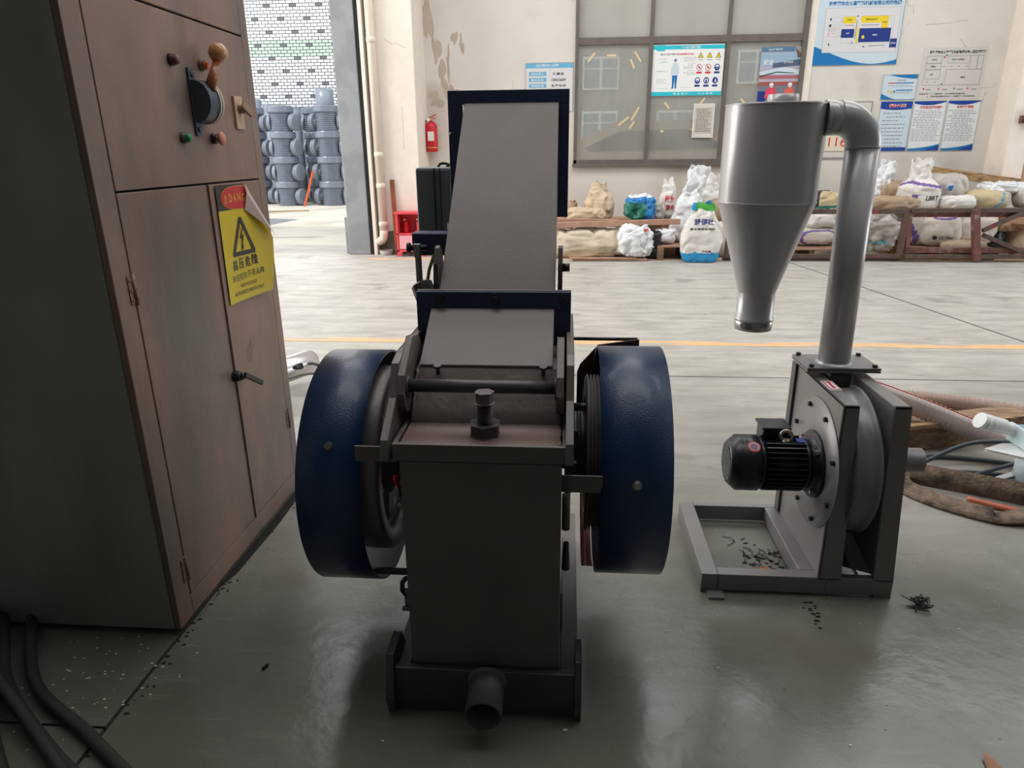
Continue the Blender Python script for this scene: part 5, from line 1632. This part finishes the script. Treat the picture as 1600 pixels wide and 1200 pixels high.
MB().bar((2.10, 3.06, .012), (2.40, 2.98, .012), .08, .018).build('foot', PW, pu, bevel=.006)
MB().bar((2.2, 3.0, .03), (2.42, 3.05, .10), .04, .02).build('brace', STEEL, pu, bevel=.004)

pu.location = (2.16, 2.99, 0)
pu.scale = (.92, .92, .66)
# ================================================================== AT THE LEFT
ro = thing('roller', 'bright steel roller end lying behind the electrical cabinet', 'roller', (-1.9, 4.2, 0))
MB().ring((-1.73, 4.42, .14), (-.50, -1.0, 0), [(0, -.01), (.055, -.01), (.075, .0), (.085, .03), (.085, 1.0), (0, 1.0)], 36).build('drum', mat('pale_steel', (200, 196, 196), .25, .6), ro)
MB().box(-2.3, -1.75, 3.9, 4.0, 0, .07).build('roller_cradle', GREYD, ro)
tg2 = MB()
tg2.tube(P3([(-2.0, 4.05, .16), (-1.82, 4.18, .155), (-1.70, 4.30, .16), (-1.60, 4.28, .15), (-1.35, 4.25, .15)], 6), .012, 8)
tg2.tube(P3([(-2.0, 4.0, .13), (-1.8, 4.08, .12), (-1.66, 4.2, .12), (-1.35, 4.18, .12)], 6), .009, 8)
tg2.build('linkage', DSTEEL, ro)
MB().cyl((-1.80, 4.16, .16), (-1.73, 4.24, .16), .022, seg=12).build('linkage_joint', BLACK, ro)
MB().box(-1.98, -1.86, 3.93, 4.02, .07, .16).build('tan_block', mat('tan_board', (190, 160, 120), .7), ro, bevel=.004)

# bundle of dark hoses / cables at the lower left corner
DKC = mat('dark_rubber_cable', (44, 43, 41), .6, var=.2)
random.seed(21)
base_pts = [
    ([(-2.05, 2.0, .03), (-1.80, 1.66, .04), (-1.62, 1.45, .03), (-1.36, 1.30, .02), (-1.12, 1.15, .02)], .020, 'uppermost dark cable of the bundle at the lower left, nearest the cabinet'),
    ([(-2.10, 1.9, .03), (-1.86, 1.62, .05), (-1.68, 1.42, .05), (-1.42, 1.24, .02), (-1.18, 1.10, .02)], .022, 'second dark cable from the cabinet in the lower left bundle'),
    ([(-2.12, 1.8, .03), (-1.90, 1.58, .04), (-1.74, 1.40, .05), (-1.54, 1.20, .025), (-1.36, 1.05, .025)], .024, 'middle dark cable in the lower left bundle'),
    ([(-2.2, 1.75, .03), (-1.96, 1.55, .06), (-1.78, 1.42, .07), (-1.66, 1.22, .04), (-1.55, 1.0, .03)], .026, 'thick dark cable with a rusty end in the lower left bundle'),
    ([(-2.25, 1.7, .03), (-2.05, 1.5, .04), (-1.88, 1.36, .04), (-1.75, 1.15, .025), (-1.7, .95, .025)], .022, 'dark cable nearest the left edge in the lower left bundle'),
    ([(-2.0, 1.75, .08), (-1.86, 1.55, .10), (-1.72, 1.43, .10), (-1.52, 1.30, .05), (-1.26, 1.12, .02)], .018, 'thin dark cable lying over the others in the lower left bundle'),
]
for pts, r, lab in base_pts:
    o = MB().tube(P3([(a + .10, b + .06, c) for a, b, c in pts], 8), r * .85, 12).build('dark_cable', DKC)
    tag(o, lab, 'cable', 'dark cables in the lower left corner')
tag(MB().cyl((-1.66, 1.515, .125), (-1.645, 1.485, .108), .022, seg=14).build('hose_end', mat('rusty_end', (120, 74, 52), .7, var=.3)), 'small rusty fitting on the dark cable bundle', 'fitting')
tag(MB().cyl((-1.86, 1.83, .0), (-1.85, 1.80, .02), .014, seg=12).build('yellow_plug', mat('amber_plastic', (206, 150, 50), .5)), 'tiny amber plastic plug on the floor by the cabinet foot at the left', 'plug')

# ================================================================== LITTER
def flecks(n, region, size, material, name, label, cat, seed, h=.002):
    random.seed(seed)
    m = MB()
    for i in range(n):
        x, y = region()
        a = random.uniform(0, 6.28); s_ = size * random.uniform(.4, 1.5)
        k = random.randint(4, 6)
        pts = [(x + s_ * random.uniform(.6, 1.2) * cos(a + 2 * pi * j / k), y + s_ * .6 * random.uniform(.6, 1.2) * sin(a + 2 * pi * j / k)) for j in range(k)]
        m.prism(pts, 'z', 0.0003, h)
    return tag(m.build(name, material), label, cat, kind='stuff')
FL = mat('white_flake', (206, 202, 192), .8)
flecks(80, lambda: (random.gauss(-1.38, .13), random.gauss(1.58, .12)), .0038, FL, 'paint_flakes', 'tiny white flakes scattered on the dark floor in front of the cabinet', 'flakes', 31)
flecks(90, lambda: (random.uniform(-1.4, 1.9), random.uniform(1.25, 3.4)), .0035, FL, 'floor_flakes', 'sparse pale crumbs scattered over the open workshop floor', 'crumbs', 32)
flecks(60, lambda: (-1.235 + abs(random.gauss(0, .02)), random.uniform(1.3, 2.8)), .007, DIRT, 'joint_dirt', 'dark crumbs along the foot of the electrical cabinet', 'dirt', 33)
flecks(46, lambda: (random.gauss(.79, .045), random.gauss(2.33, .055)), .010, mat('black_scrap', (30, 30, 28), .8), 'black_scraps', 'black scraps and smears on the floor inside the blower frame', 'scraps', 34)
flecks(18, lambda: (random.gauss(.86, .015), random.uniform(1.95, 2.1)), .008, mat('black_scrap', (30, 30, 28), .8), 'oil_spots', 'trail of dark spots on the floor in front of the blower frame', 'spots', 35)
random.seed(36)
m = MB()
for i in range(22):
    x, y = .76 + random.gauss(0, .045), 2.35 + random.gauss(0, .05)
    a = random.uniform(.3, 2.2); L = random.uniform(.02, .06)
    m.tube([(x, y, .002), (x + L * .5 * cos(a), y + L * .5 * sin(a), .003 + random.uniform(0, .004)), (x + L * cos(a + .3), y + L * sin(a + .3), .002)], .0013, 5)
o = m.build('wire_strands', mat('black_scrap', (30, 30, 28), .8))
tag(o, 'thin black wire strands among the scraps inside the blower frame', 'wires', kind='stuff')
tag(MB().prism([(.752, 2.245), (.79, 2.24), (.792, 2.285), (.775, 2.30), (.748, 2.298), (.748, 2.285), (.762, 2.28)], 'z', .0, .004).build('red_chip', mat('terracotta_chip', (196, 110, 84), .7)),
    'small terracotta-red chip on the floor inside the blower frame', 'chip')
random.seed(37)
m = MB()
for i in range(10):
    c = Vector((1.235, 2.105, .010))
    pts = [c + Vector((random.gauss(0, .022), random.gauss(0, .022), random.uniform(-.006, .014))) for _ in range(5)]
    m.tube(P3(pts, 5), .002, 5)
tag(m.build('wire_tangle', mat('dark_wire', (50, 44, 40), .6)), 'small tangle of dark wire on the floor right of the blower', 'wire')
m = MB()
gx_, gy_ = 1.10, 1.43
for i in range(6):
    for j in range(5):
        pass
pts = [(1.085, 1.41), (1.11, 1.40), (1.125, 1.425), (1.118, 1.455), (1.10, 1.47), (1.09, 1.44)]
v = [(a, b, .002 + .012 * abs(sin(i * 1.3))) for i, (a, b) in enumerate(pts)] + [(1.105, 1.432, .02)]
m.add(v, [(i, (i + 1) % 6, 6) for i in range(6)], True)
tag(m.build('dry_leaf', mat('dry_leaf', (170, 128, 106), .8, var=.2)), 'small curled brown leaf on the floor at the lower right', 'leaf')
tag(MB().obox((-.90, 1.66, .004), (.004, .011, 0), (.003, -.001, 0), (0, 0, .003)).build('dark_chip', DIRT), 'single dark splinter on the floor left of the blue wheel guard', 'chip')
tag(MB().prism(blob(.02, 1.48, .006, .004, 3, 9, .15), 'z', 0, .002).build('white_spot', FL), 'white chip on the floor right of the outlet spout', 'chip')

# ================================================================== SACKS AND BAGS ALONG THE BACK WALL
def cloth(name, rgb, rough=.7, var=.08, **k):
    return mat(name, rgb, rough, 0, var=var, vscale=7, bump=.35, bscale=26, **k)
KRAFT = cloth('kraft_sack', (206, 184, 156))
KRAFTD = cloth('dusty_kraft_sack', (170, 146, 120))
WHT = cloth('white_woven_sack', (222, 218, 212), .55)
OFFW = cloth('off_white_sack', (206, 196, 184), .6)
GREYW = cloth('silver_sack', (186, 180, 172), .4)
PLW = mat('white_plastic_bag', (230, 232, 234), .3, var=.05)
PURP = cloth('purple_print', (112, 88, 148), .6)
BLU = cloth('sky_blue_print', (40, 150, 206), .5)
GRN = cloth('green_print', (70, 160, 60), .5)
TEAL = mat('teal_bag', (40, 120, 104), .35, var=.25, vscale=14)
BLUEB = mat('blue_bag', (44, 130, 196), .35, var=.25, vscale=12)
BLKB = mat('black_bag', (34, 34, 36), .35, var=.2)
YEL = cloth('yellow_sack', (196, 178, 140), .6)
TARP = cloth('beige_tarpaulin', (214, 200, 178), .6)
BROWNC = cloth('brown_cloth', (160, 126, 92), .8)
def bag(name, label, c, size, kind='lying', mats=(WHT,), matfn=None, seed=0, tilt=(0, 0, 0), wr=.035, cat='bag', group=None, nu=80, nv=56, freq=1.0, crumple=None):
    """c = centre of the base; size = w, d, h"""
    w, d, h = size
    if crumple is None: crumple = .55 if wr >= .035 else .3
    off = Vector((seed * 3.7, seed * 1.3, seed * 7.1))
    V = []
    def prof(t):
        if kind == 'stand':      # standing sack, pulled in and open at the top
            return (0.86 + .14 * sin(pi * min(1, t * 1.3))) * (1 - .42 * max(0, t - .45) / .55)
        if kind == 'neck':       # gathered neck with a flared mouth
            u = min(1, max(0, (t - .42) / .22)); return 1.0 - .50 * u * u * (3 - 2 * u)
        if kind == 'slim':
            return 1 - .35 * t
        return 1.0
    open_top = kind in ('stand', 'neck', 'slim')
    for j in range(nv + 1):
        t = j / nv
        for i in range(nu):
            a = 2 * pi * i / nu
            ca, sa = cos(a), sin(a)
            e = .62
            x = (abs(ca) ** e) * (1 if ca > 0 else -1)
            y = (abs(sa) ** e) * (1 if sa > 0 else -1)
            if open_top:
                if t < .12:
                    k = (1 - (1 - t / .12) ** 2) ** .5 * .35 + .65 if t > 0 else .62
                else:
                    k = 1
                rr = prof(t) * k
                z = t * h
                flat = 1 - .55 * max(0, t - .55) / .45      # the mouth is flattened
                p = Vector((x * w / 2 * rr, y * d / 2 * rr * flat, z))
            else:
                ph = -pi / 2 + pi * t
                r = abs(cos(ph)) ** .55
                sz = abs(sin(ph)) ** .75 * (1 if sin(ph) > 0 else -1)
                p = Vector((x * w / 2 * r, y * d / 2 * r, h / 2 + sz * h / 2))
                if kind == 'tied':     # sack lying with its tied end to the viewer
                    pass
            s_ = 5.0 * freq
            q = p * s_ + off
            n1 = 1 - abs(noise.noise(q)) * 2
            n2 = 1 - abs(noise.noise(q * 2.3 + Vector((5, 1, 2)))) * 2
            n3 = noise.noise(q * 5.1)
            vd = noise.voronoi(q * .75, distance_metric='DISTANCE', exponent=2.5)[0]
            c1 = max(0, 1 - abs(noise.noise(Vector((q.x * 1.2, q.y * 1.2, q.z * .55)) + Vector((9, 2, 4)))) / .16)
            g = (n1 - .5) * .55 + (n2 - .5) * .3 + n3 * .15 - c1 * .75 + (vd[1] - vd[0] - .35) * 1.5 * crumple + .1
            dirv = Vector((p.x / (w / 2 + 1e-6), p.y / (d / 2 + 1e-6), (p.z - h / 2) / (h / 2) * .7))
            dirv = dirv.normalized() if dirv.length > 1e-6 else Vector((0, 0, 1))
            amp = wr * (1.8 if open_top and t > .6 else 1.0)
            if not open_top and t < .12: amp *= .3
            p = p + dirv * g * amp
            if open_top and t > .85:
                p.z += noise.noise(Vector((ca * 1.2, sa * 1.2, seed))) * h * .12
                p.y += noise.noise(Vector((ca * 1.5 + 4, sa * 1.5, seed))) * d * .12
            if p.z < 0: p.z = 0
            V.append(p)
    rot = Matrix.Rotation(tilt[2], 3, 'Z') @ Matrix.Rotation(tilt[1], 3, 'Y') @ Matrix.Rotation(tilt[0], 3, 'X')
    P = [rot @ p for p in V]
    zmin = min(p.z for p in P)
    P = [Vector((p.x + c[0], p.y + c[1], p.z - zmin + c[2])) for p in P]
    F = []
    mi = []
    for j in range(nv):
        for i in range(nu):
            k = (i + 1) % nu
            F.append((j * nu + i, j * nu + k, (j + 1) * nu + k, (j + 1) * nu + i))
            mi.append(matfn(2 * pi * (i + .5) / nu, (j + .5) / nv) if matfn else 0)
    F.append(tuple(range(nu - 1, -1, -1))); mi.append(0)
    if not open_top:
        F.append(tuple(nv * nu + i for i in range(nu))); mi.append(0)
    me = bpy.data.meshes.new(name)
    me.from_pydata(P, [], F)
    for q in mats: me.materials.append(q)
    me.polygons.foreach_set('material_index', mi)
    me.polygons.foreach_set('use_smooth', [True] * len(F))
    me.update()
    o = bpy.data.objects.new(name, me)
    COL.objects.link(o)
    tag(o, label, cat, group)
    o['_pts'] = 0
    del o['_pts']
    return o

def print_on(o, string, centre, h, width, material, bold=.02, slant=0.0, name='printed_text'):
    """text projected onto the side of a bag that faces the aisle"""
    me = o.data
    bvh = BVHTree.FromPolygons([v.co for v in me.vertices], [tuple(p.vertices) for p in me.polygons])
    vs, fs = text_geo(string, bold)
    x0 = min(p[0] for p in vs); x1 = max(p[0] for p in vs); y0 = min(p[1] for p in vs); y1 = max(p[1] for p in vs)
    kx, ky = width / (x1 - x0), h / (y1 - y0)
    out = []
    for p in vs:
        x = centre[0] - width / 2 + (p[0] - x0) * kx + slant * (p[1] - y0) * ky
        z = centre[1] - h / 2 + (p[1] - y0) * ky
        hit = bvh.ray_cast(Vector((x, 8.0, z)), Vector((0, 1, 0)))
        y = hit[0].y if hit[0] is not None else 10
        out.append((x, y - .006, z))
    m = MB().use(material)
    m.add(out, fs)
    t = m.build(name, None)
    t.parent = o
    return t

FRONT = lambda a: 1.0 * pi < a < 2.0 * pi
# wooden pallets under the heaps
def pallet(x0, x1, y0, y1, z, label, n=7):
    t = thing('wooden_pallet', label, 'pallet', ((x0 + x1) / 2, (y0 + y1) / 2, 0))
    for k in range(3):
        x = x0 + (x1 - x0 - .09) * k / 2
        MB().box(x, x + .09, y0, y1, 0.0, z - .022).build('runner', WOODD, t, bevel=.004)
    for k in range(n):
        y = y0 + (y1 - y0 - .09) * k / (n - 1)
        MB().box(x0, x1, y, y + .09, z - .022, z).build('deck_board', CARD, t, bevel=.002)
    return t
pallet(1.30, 2.10, 9.98, 10.62, .20, 'wooden pallet under the tall white bag and the feed bag', 7)
pallet(2.9, 4.15, 10.02, 11.1, .16, 'wooden pallet behind the dark steel frame, under the white sacks', 7)
pallet(4.66, 5.9, 10.02, 11.1, .17, 'wooden pallet behind the red steel truss, under the purple-banded sacks', 7)
tag(MB().box(.10, 1.15, 9.86, 9.93, .005, .035).box(.05, 1.0, 9.84, 9.92, .035, .05).build('broken_board', CARD, bevel=.004), 'thin broken board lying on the floor in front of the beige tarpaulin', 'board')

bag('tarpaulin_heap', 'long low beige tarpaulin-wrapped heap on the floor under the brown planks', (.26, 10.34, 0), (1.45, .60, .43), 'lying', (TARP,), seed=1, wr=.05, cat='heap', nu=90)
tag(MB().bar((-.75, 10.12, .46), (1.62, 10.18, .52), .10, .075).build('plank', CARD, bevel=.006), 'lower of two brown planks lying over the beige tarpaulin heap', 'plank')
tag(MB().bar((-.75, 10.30, .53), (.75, 10.26, .51), .10, .07).build('plank', CARD, bevel=.006), 'upper brown plank, shorter and behind the lower one, over the tarpaulin heap', 'plank')
tag(MB().box(-.7, 2.4, 10.70, 11.2, 0, .50).build('board_stack', CARD, bevel=.01), 'stack of brown boards against the wall behind the beige tarpaulin heap', 'boards')
bag('kraft_sack', 'standing open kraft sack with a folded mouth on the brown planks', (.50, 10.78, .50), (.44, .32, .54), 'stand', (KRAFT,), seed=2, wr=.03)
bag('kraft_sack', 'limp kraft sack slumped in front of the standing open one', (.26, 10.48, .50), (.66, .34, .19), 'lying', (KRAFT,), seed=3, wr=.035)
bag('kraft_sack', 'small crumpled kraft paper sack at the left end of the planks', (.10, 10.80, .50), (.24, .24, .27), 'stand', (KRAFTD,), seed=4, wr=.035, nu=44, nv=30)
bag('plastic_bag', 'shiny green and blue plastic bag on the planks', (1.08, 10.50, .50), (.44, .32, .37), 'lying', (TEAL, BLUEB, PLW), lambda a, t: 2 if t > .78 else (1 if (a > 4.9 or a < 1.5 or t > .6) else 0), seed=5, wr=.055, freq=1.3)
bag('plastic_bag', 'crumpled clear white plastic bag with red marks on the floor by the tarpaulin', (.98, 9.98, .05), (.50, .34, .44), 'lying', (PLW, mat('bag_red_mark', (206, 60, 66), .5)), lambda a, t: 1 if (5.0 < a < 5.35 and (.7 < t < .76 or .25 < t < .29)) else 0, seed=6, wr=.06, freq=1.2)
bag('black_bag', 'black refuse bag between the white plastic bag and the pallet', (1.26, 10.16, 0), (.26, .30, .40), 'lying', (BLKB,), seed=7, wr=.035, nu=40, nv=30)
bag('plastic_bag', 'small crumpled white plastic heap at the left end of the pallet', (1.42, 10.22, .20), (.30, .28, .22), 'lying', (PLW,), seed=8, wr=.05, freq=1.6, nu=44, nv=30)
bag('plastic_bag', 'grey-white crumpled bag right of the green and blue one', (1.36, 10.62, .50), (.22, .25, .25), 'lying', (GREYW,), seed=9, wr=.045, freq=1.5, nu=40, nv=28)
o = bag('white_sack', 'tall white sack leaning right with a drooping top, standing on the pallet', (1.66, 10.42, .20), (.40, .26, 1.04), 'slim', (PLW,), seed=10, tilt=(0, .22, 0), wr=.04)
o = bag('white_sack', 'white sack with red printed characters left of the tallest white one', (1.52, 10.80, .50), (.26, .26, .58), 'stand', (WHT,), seed=11, wr=.025, nu=44)
print_on(o, '尿素', (1.53, .80), .10, .15, PRED)
print_on(o, '复合', (1.54, .68), .08, .12, PRED)
bag('white_sack', 'limp white sack right of the tallest white one, against the wall', (2.12, 10.78, .50), (.52, .34, .64), 'stand', (WHT,), seed=12, wr=.03)
o = bag('feed_bag', 'standing feed bag with a green and blue top and a sky-blue foot', (1.87, 9.83, 0), (.56, .24, .80), 'stand', (WHT, GRN, BLU), lambda a, t: (2 if t < .17 + .05 * noise.noise(Vector((cos(a) * 4, sin(a) * 4, 2))) else (1 if (t > .89 and a > 4.15) else (2 if t > .89 else 0))), seed=13, wr=.022, nu=96, nv=60)
print_on(o, '舒健壮', (1.88, .555), .085, .27, PNAVY, bold=.015)
print_on(o, '复合预混合饲料', (1.86, .46), .032, .34, TEXTK)
print_on(o, '净含量', (1.93, .16), .03, .12, TEXTK)
bag('brown_sack', 'brown sack showing between the feed bag and the steel frame', (2.24, 10.5, .50), (.36, .3, .30), 'lying', (KRAFTD,), seed=14, wr=.03, nu=44, nv=30)
bag('white_sack', 'white sack low behind the feed bag beside the steel frame post', (2.30, 10.4, 0), (.36, .36, .50), 'lying', (OFFW,), seed=15, wr=.03, nu=44, nv=30)
bag('white_sack', 'off-white sack lying low behind the cyclone neck', (2.95, 10.45, .16), (.62, .5, .30), 'lying', (OFFW,), seed=16, wr=.025)
bag('white_sack', 'upper of two white sacks on the pallet between cyclone and duct pipe', (3.66, 10.46, .40), (.56, .5, .27), 'lying', (WHT,), seed=17, wr=.03, tilt=(0, -.05, 0))
bag('white_sack', 'lower white sack with a blue ring print, between cyclone and duct pipe', (3.55, 10.44, .16), (.66, .5, .27), 'lying', (OFFW, PURP), lambda a, t: 1 if abs(math.hypot((a - 4.9) * 1.1, (t - .45) * 3) - .75) < .12 else 0, seed=18, wr=.02, nu=90)
bag('coloured_sack', 'dark multicoloured sack on top, just left of the duct pipe', (3.66, 10.5, .66), (.44, .4, .25), 'lying', (YEL, BLKB, TEAL), lambda a, t: 1 if a < 4.4 and t > .3 else (2 if t < .35 else 0), seed=19, wr=.035)
o = bag('silver_sack', 'crumpled silver-white bag with pale blue print standing right of the duct pipe', (4.36, 10.22, .10), (.60, .30, .56), 'lying', (GREYW, mat('cyan_print_bag', (90, 190, 206), .5)), lambda a, t: 1 if (3.9 < a < 4.25 and .35 < t < .7) or (4.2 < a < 5.0 and .33 < t < .36) else 0, seed=20, wr=.065, freq=1.2, nu=80, nv=56)
bag('white_sack', 'crumpled white paper bag with its mouth open beside the duct pipe, top layer', (4.44, 10.60, .70), (.32, .2, .58), 'slim', (PLW,), seed=21, tilt=(0, .2, 0), wr=.035, freq=1.4)
bag('brown_sack', 'flat dusty brown sack on the steel frame right of the duct pipe', (4.50, 10.26, .66), (.76, .36, .19), 'lying', (KRAFTD,), seed=22, wr=.03)
bag('brown_sack', 'brown sack rising behind the flat dusty one', (4.72, 10.66, .66), (.60, .4, .38), 'lying', (KRAFTD,), seed=23, wr=.03)
o = bag('purple_banded_sack', 'tall sack with purple bands and a twisted open neck, top layer', (4.94, 10.46, .66), (.56, .36, .68), 'neck', (WHT, PURP), lambda a, t: 1 if (abs(t - .50 - .05 * sin(a * 2)) < .03 or (t < .3 and abs(a - 4.2 - t) < .16)) else 0, seed=24, wr=.022, nu=90, nv=60)
print_on(o, 'LBRT', (5.06, .82), .06, .17, TEXTK, slant=.2)
o = bag('silver_sack', 'grey sack lying with its gathered end and blue tie toward the aisle', (5.34, 10.58, .80), (.56, .42, .34), 'lying', (GREYW,), seed=25, wr=.03)
tie = MB().ring((5.30, 10.36, .96), (-.1, -1, 0), [(0, .03), (.03, .035), (.045, .02), (.035, 0), (.09, -.03), (.15, -.06)], 18)
tie = tie.build('gathered_end', GREYW); tie.parent = o
tie = MB().tube([(5.27, 10.32, .96), (5.33, 10.31, .975), (5.30, 10.30, .93), (5.27, 10.31, .95)], .02, 8).build('blue_tie', mat('blue_tie', (30, 90, 160), .5)); tie.parent = o
bag('white_sack', 'white sack with a purple edge under the grey tied one', (5.44, 10.42, .66), (.46, .5, .20), 'lying', (WHT, PURP), lambda a, t: 1 if abs(a - 5.5) < .06 else 0, seed=26, wr=.022)
bag('yellow_sack', 'yellow-brown sack with sky-blue stripes, top layer toward the right', (5.86, 10.46, .66), (.58, .46, .26), 'lying', (YEL, BLU), lambda a, t: 1 if (abs(a - 4.55 - t * .8) < .05 or abs(a - 4.9 - t * .8) < .03) else 0, seed=27, wr=.022, nu=90)
bag('plastic_bag', 'white plastic wrap crumpled over the yellow-brown sack', (6.15, 10.60, .84), (.64, .4, .18), 'lying', (PLW,), seed=28, wr=.045, freq=1.4)
bag('silver_sack', 'grey plastic sack at the right edge, top layer', (6.50, 10.42, .66), (.50, .4, .30), 'lying', (GREYW,), seed=29, wr=.03)
o = bag('purple_banded_sack', 'leaning purple-banded sack beside the upright of the red truss, lower layer', (4.90, 10.40, .17), (.50, .42, .50), 'lying', (OFFW, PURP), lambda a, t: 1 if (abs(t - .80 + .05 * (a - 4.7)) < .035 or abs(math.hypot((a - 4.1), (t - .3) * 2.2) - .62) < .08) else 0, seed=30, wr=.018, nu=100, nv=60)
o = bag('purple_banded_sack', 'plump sack with a purple band and small black lettering, lower layer', (5.22, 10.30, .17), (.58, .40, .46), 'lying', (OFFW, PURP), lambda a, t: 1 if (abs(t - .80 + .10 * cos((a - 4.7) * 2.2)) < .03 and 4.0 < a < 5.5) else 0, seed=31, wr=.015, nu=100, nv=60)
print_on(o, 'LG Chem', (5.26, .30), .045, .20, TEXTK)
s_ = MB().use(TEXTK)
s_.cyl((5.10, 10.085, .30), (5.10, 10.11, .30), .026, seg=18)
s_ = s_.build('round_mark', None); s_.parent = o
bag('purple_banded_sack', 'sack with a purple band seen through the crossed red bars', (5.74, 10.40, .17), (.58, .42, .46), 'lying', (OFFW, PURP), lambda a, t: 1 if abs(t - .78) < .03 else 0, seed=32, wr=.02, nu=80)
bag('white_sack', 'flat pale sack in front at the foot of the truss upright', (5.50, 10.12, .12), (.60, .22, .14), 'lying', (KRAFT,), seed=33, wr=.02)
bag('dark_bag', 'dark bag behind the truss near the right edge', (6.10, 10.55, .0), (.34, .3, .48), 'lying', (BLKB,), seed=34, wr=.03, nu=40, nv=30)
bag('brown_cloth', 'hanging folded brown cloth with loose straps behind the truss at the right', (6.24, 10.36, .36), (.66, .24, .30), 'lying', (BROWNC,), seed=35, wr=.05, cat='cloth')
for x_, z0_ in ((5.93, .20), (6.13, .16)):
    pass
bag('brown_sack', 'brown sack standing low behind the truss at the right edge', (6.55, 10.50, .0), (.50, .4, .46), 'lying', (KRAFT, BLU), lambda a, t: 1 if t > .85 else 0, seed=36, wr=.02)
tag(MB().bar((5.13, 10.98, 1.19), (6.75, 10.84, .95), .10, .12).build('timber_beam', mat('sawn_timber', (176, 140, 96), .8, var=.3, vscale=9, bump=.5, bscale=30, rgb2=(110, 84, 62), mixscale=5, mixlo=.5, mixhi=.65, stretch=(1.2, 8, 8)), bevel=.005), 'long brown timber beam sloping over the top layer of sacks at the right', 'timber')
tag(MB().bar((6.42, 10.60, .98), (6.42, 10.62, 1.28), .07, .05, (0, 1, 0)).build('wood_stub', WOOD, bevel=.004), 'short upright wood stub on the sloping beam at the right edge', 'timber')
tag(MB().box(6.36, 6.52, 10.86, 10.92, 1.80, 1.90).cyl((6.40, 10.84, 1.82), (6.50, 10.84, 1.96), .05, seg=16).build('rusty_bracket', RUST), 'rusty pipe bracket fixed on the white pillar at the right edge', 'bracket')

# steel frames standing in front of the sacks
def barpart(t, name, p0, p1, w=.07, mat_=RUSTD):
    return MB().bar(p0, p1, w, w, (0, 1, 0) if abs(p1[2] - p0[2]) > abs(p1[0] - p0[0]) else (0, 0, 1)).build(name, mat_, t, bevel=.004)
fr = thing('steel_rack', 'long dark brown steel box frame on the floor behind the cyclone', 'frame', (3.4, 9.9, 0))
barpart(fr, 'bottom_rail', (2.22, 9.90, .075), (4.62, 9.90, .075), .055)
barpart(fr, 'top_rail', (2.22, 9.90, .675), (4.60, 9.90, .675), .065)
barpart(fr, 'upright', (2.245, 9.90, .10), (2.245, 9.90, .645), .05)
barpart(fr, 'upright', (4.58, 9.91, .10), (4.58, 9.90, .645), .07)
barpart(fr, 'rear_rail', (2.22, 10.00, .03), (4.62, 10.00, .03), .05)
tr = thing('steel_truss', 'red-brown welded steel truss with crossed diagonals at the right', 'frame', (5.9, 9.85, 0))
barpart(tr, 'top_rail', (4.63, 9.88, .685), (7.4, 9.88, .690), .06, RUSTD)
barpart(tr, 'top_rail', (4.65, 9.94, .625), (7.4, 9.94, .625), .06, RUST)
barpart(tr, 'bottom_rail', (4.64, 9.94, .150), (7.4, 9.94, .150), .07, RUST)
barpart(tr, 'bottom_rail', (4.63, 9.86, .075), (7.4, 9.86, .075), .055, RUSTD)
barpart(tr, 'upright', (4.66, 9.90, .19), (4.62, 9.90, .65), .055, RUST)
barpart(tr, 'upright', (5.56, 9.83, .03), (5.42, 9.83, .70), .085, RUST)
barpart(tr, 'diagonal', (5.58, 9.86, .42), (6.05, 9.86, .66), .05, RUSTD)
barpart(tr, 'diagonal', (5.62, 9.90, .36), (6.35, 9.90, .06), .055, RUSTD)
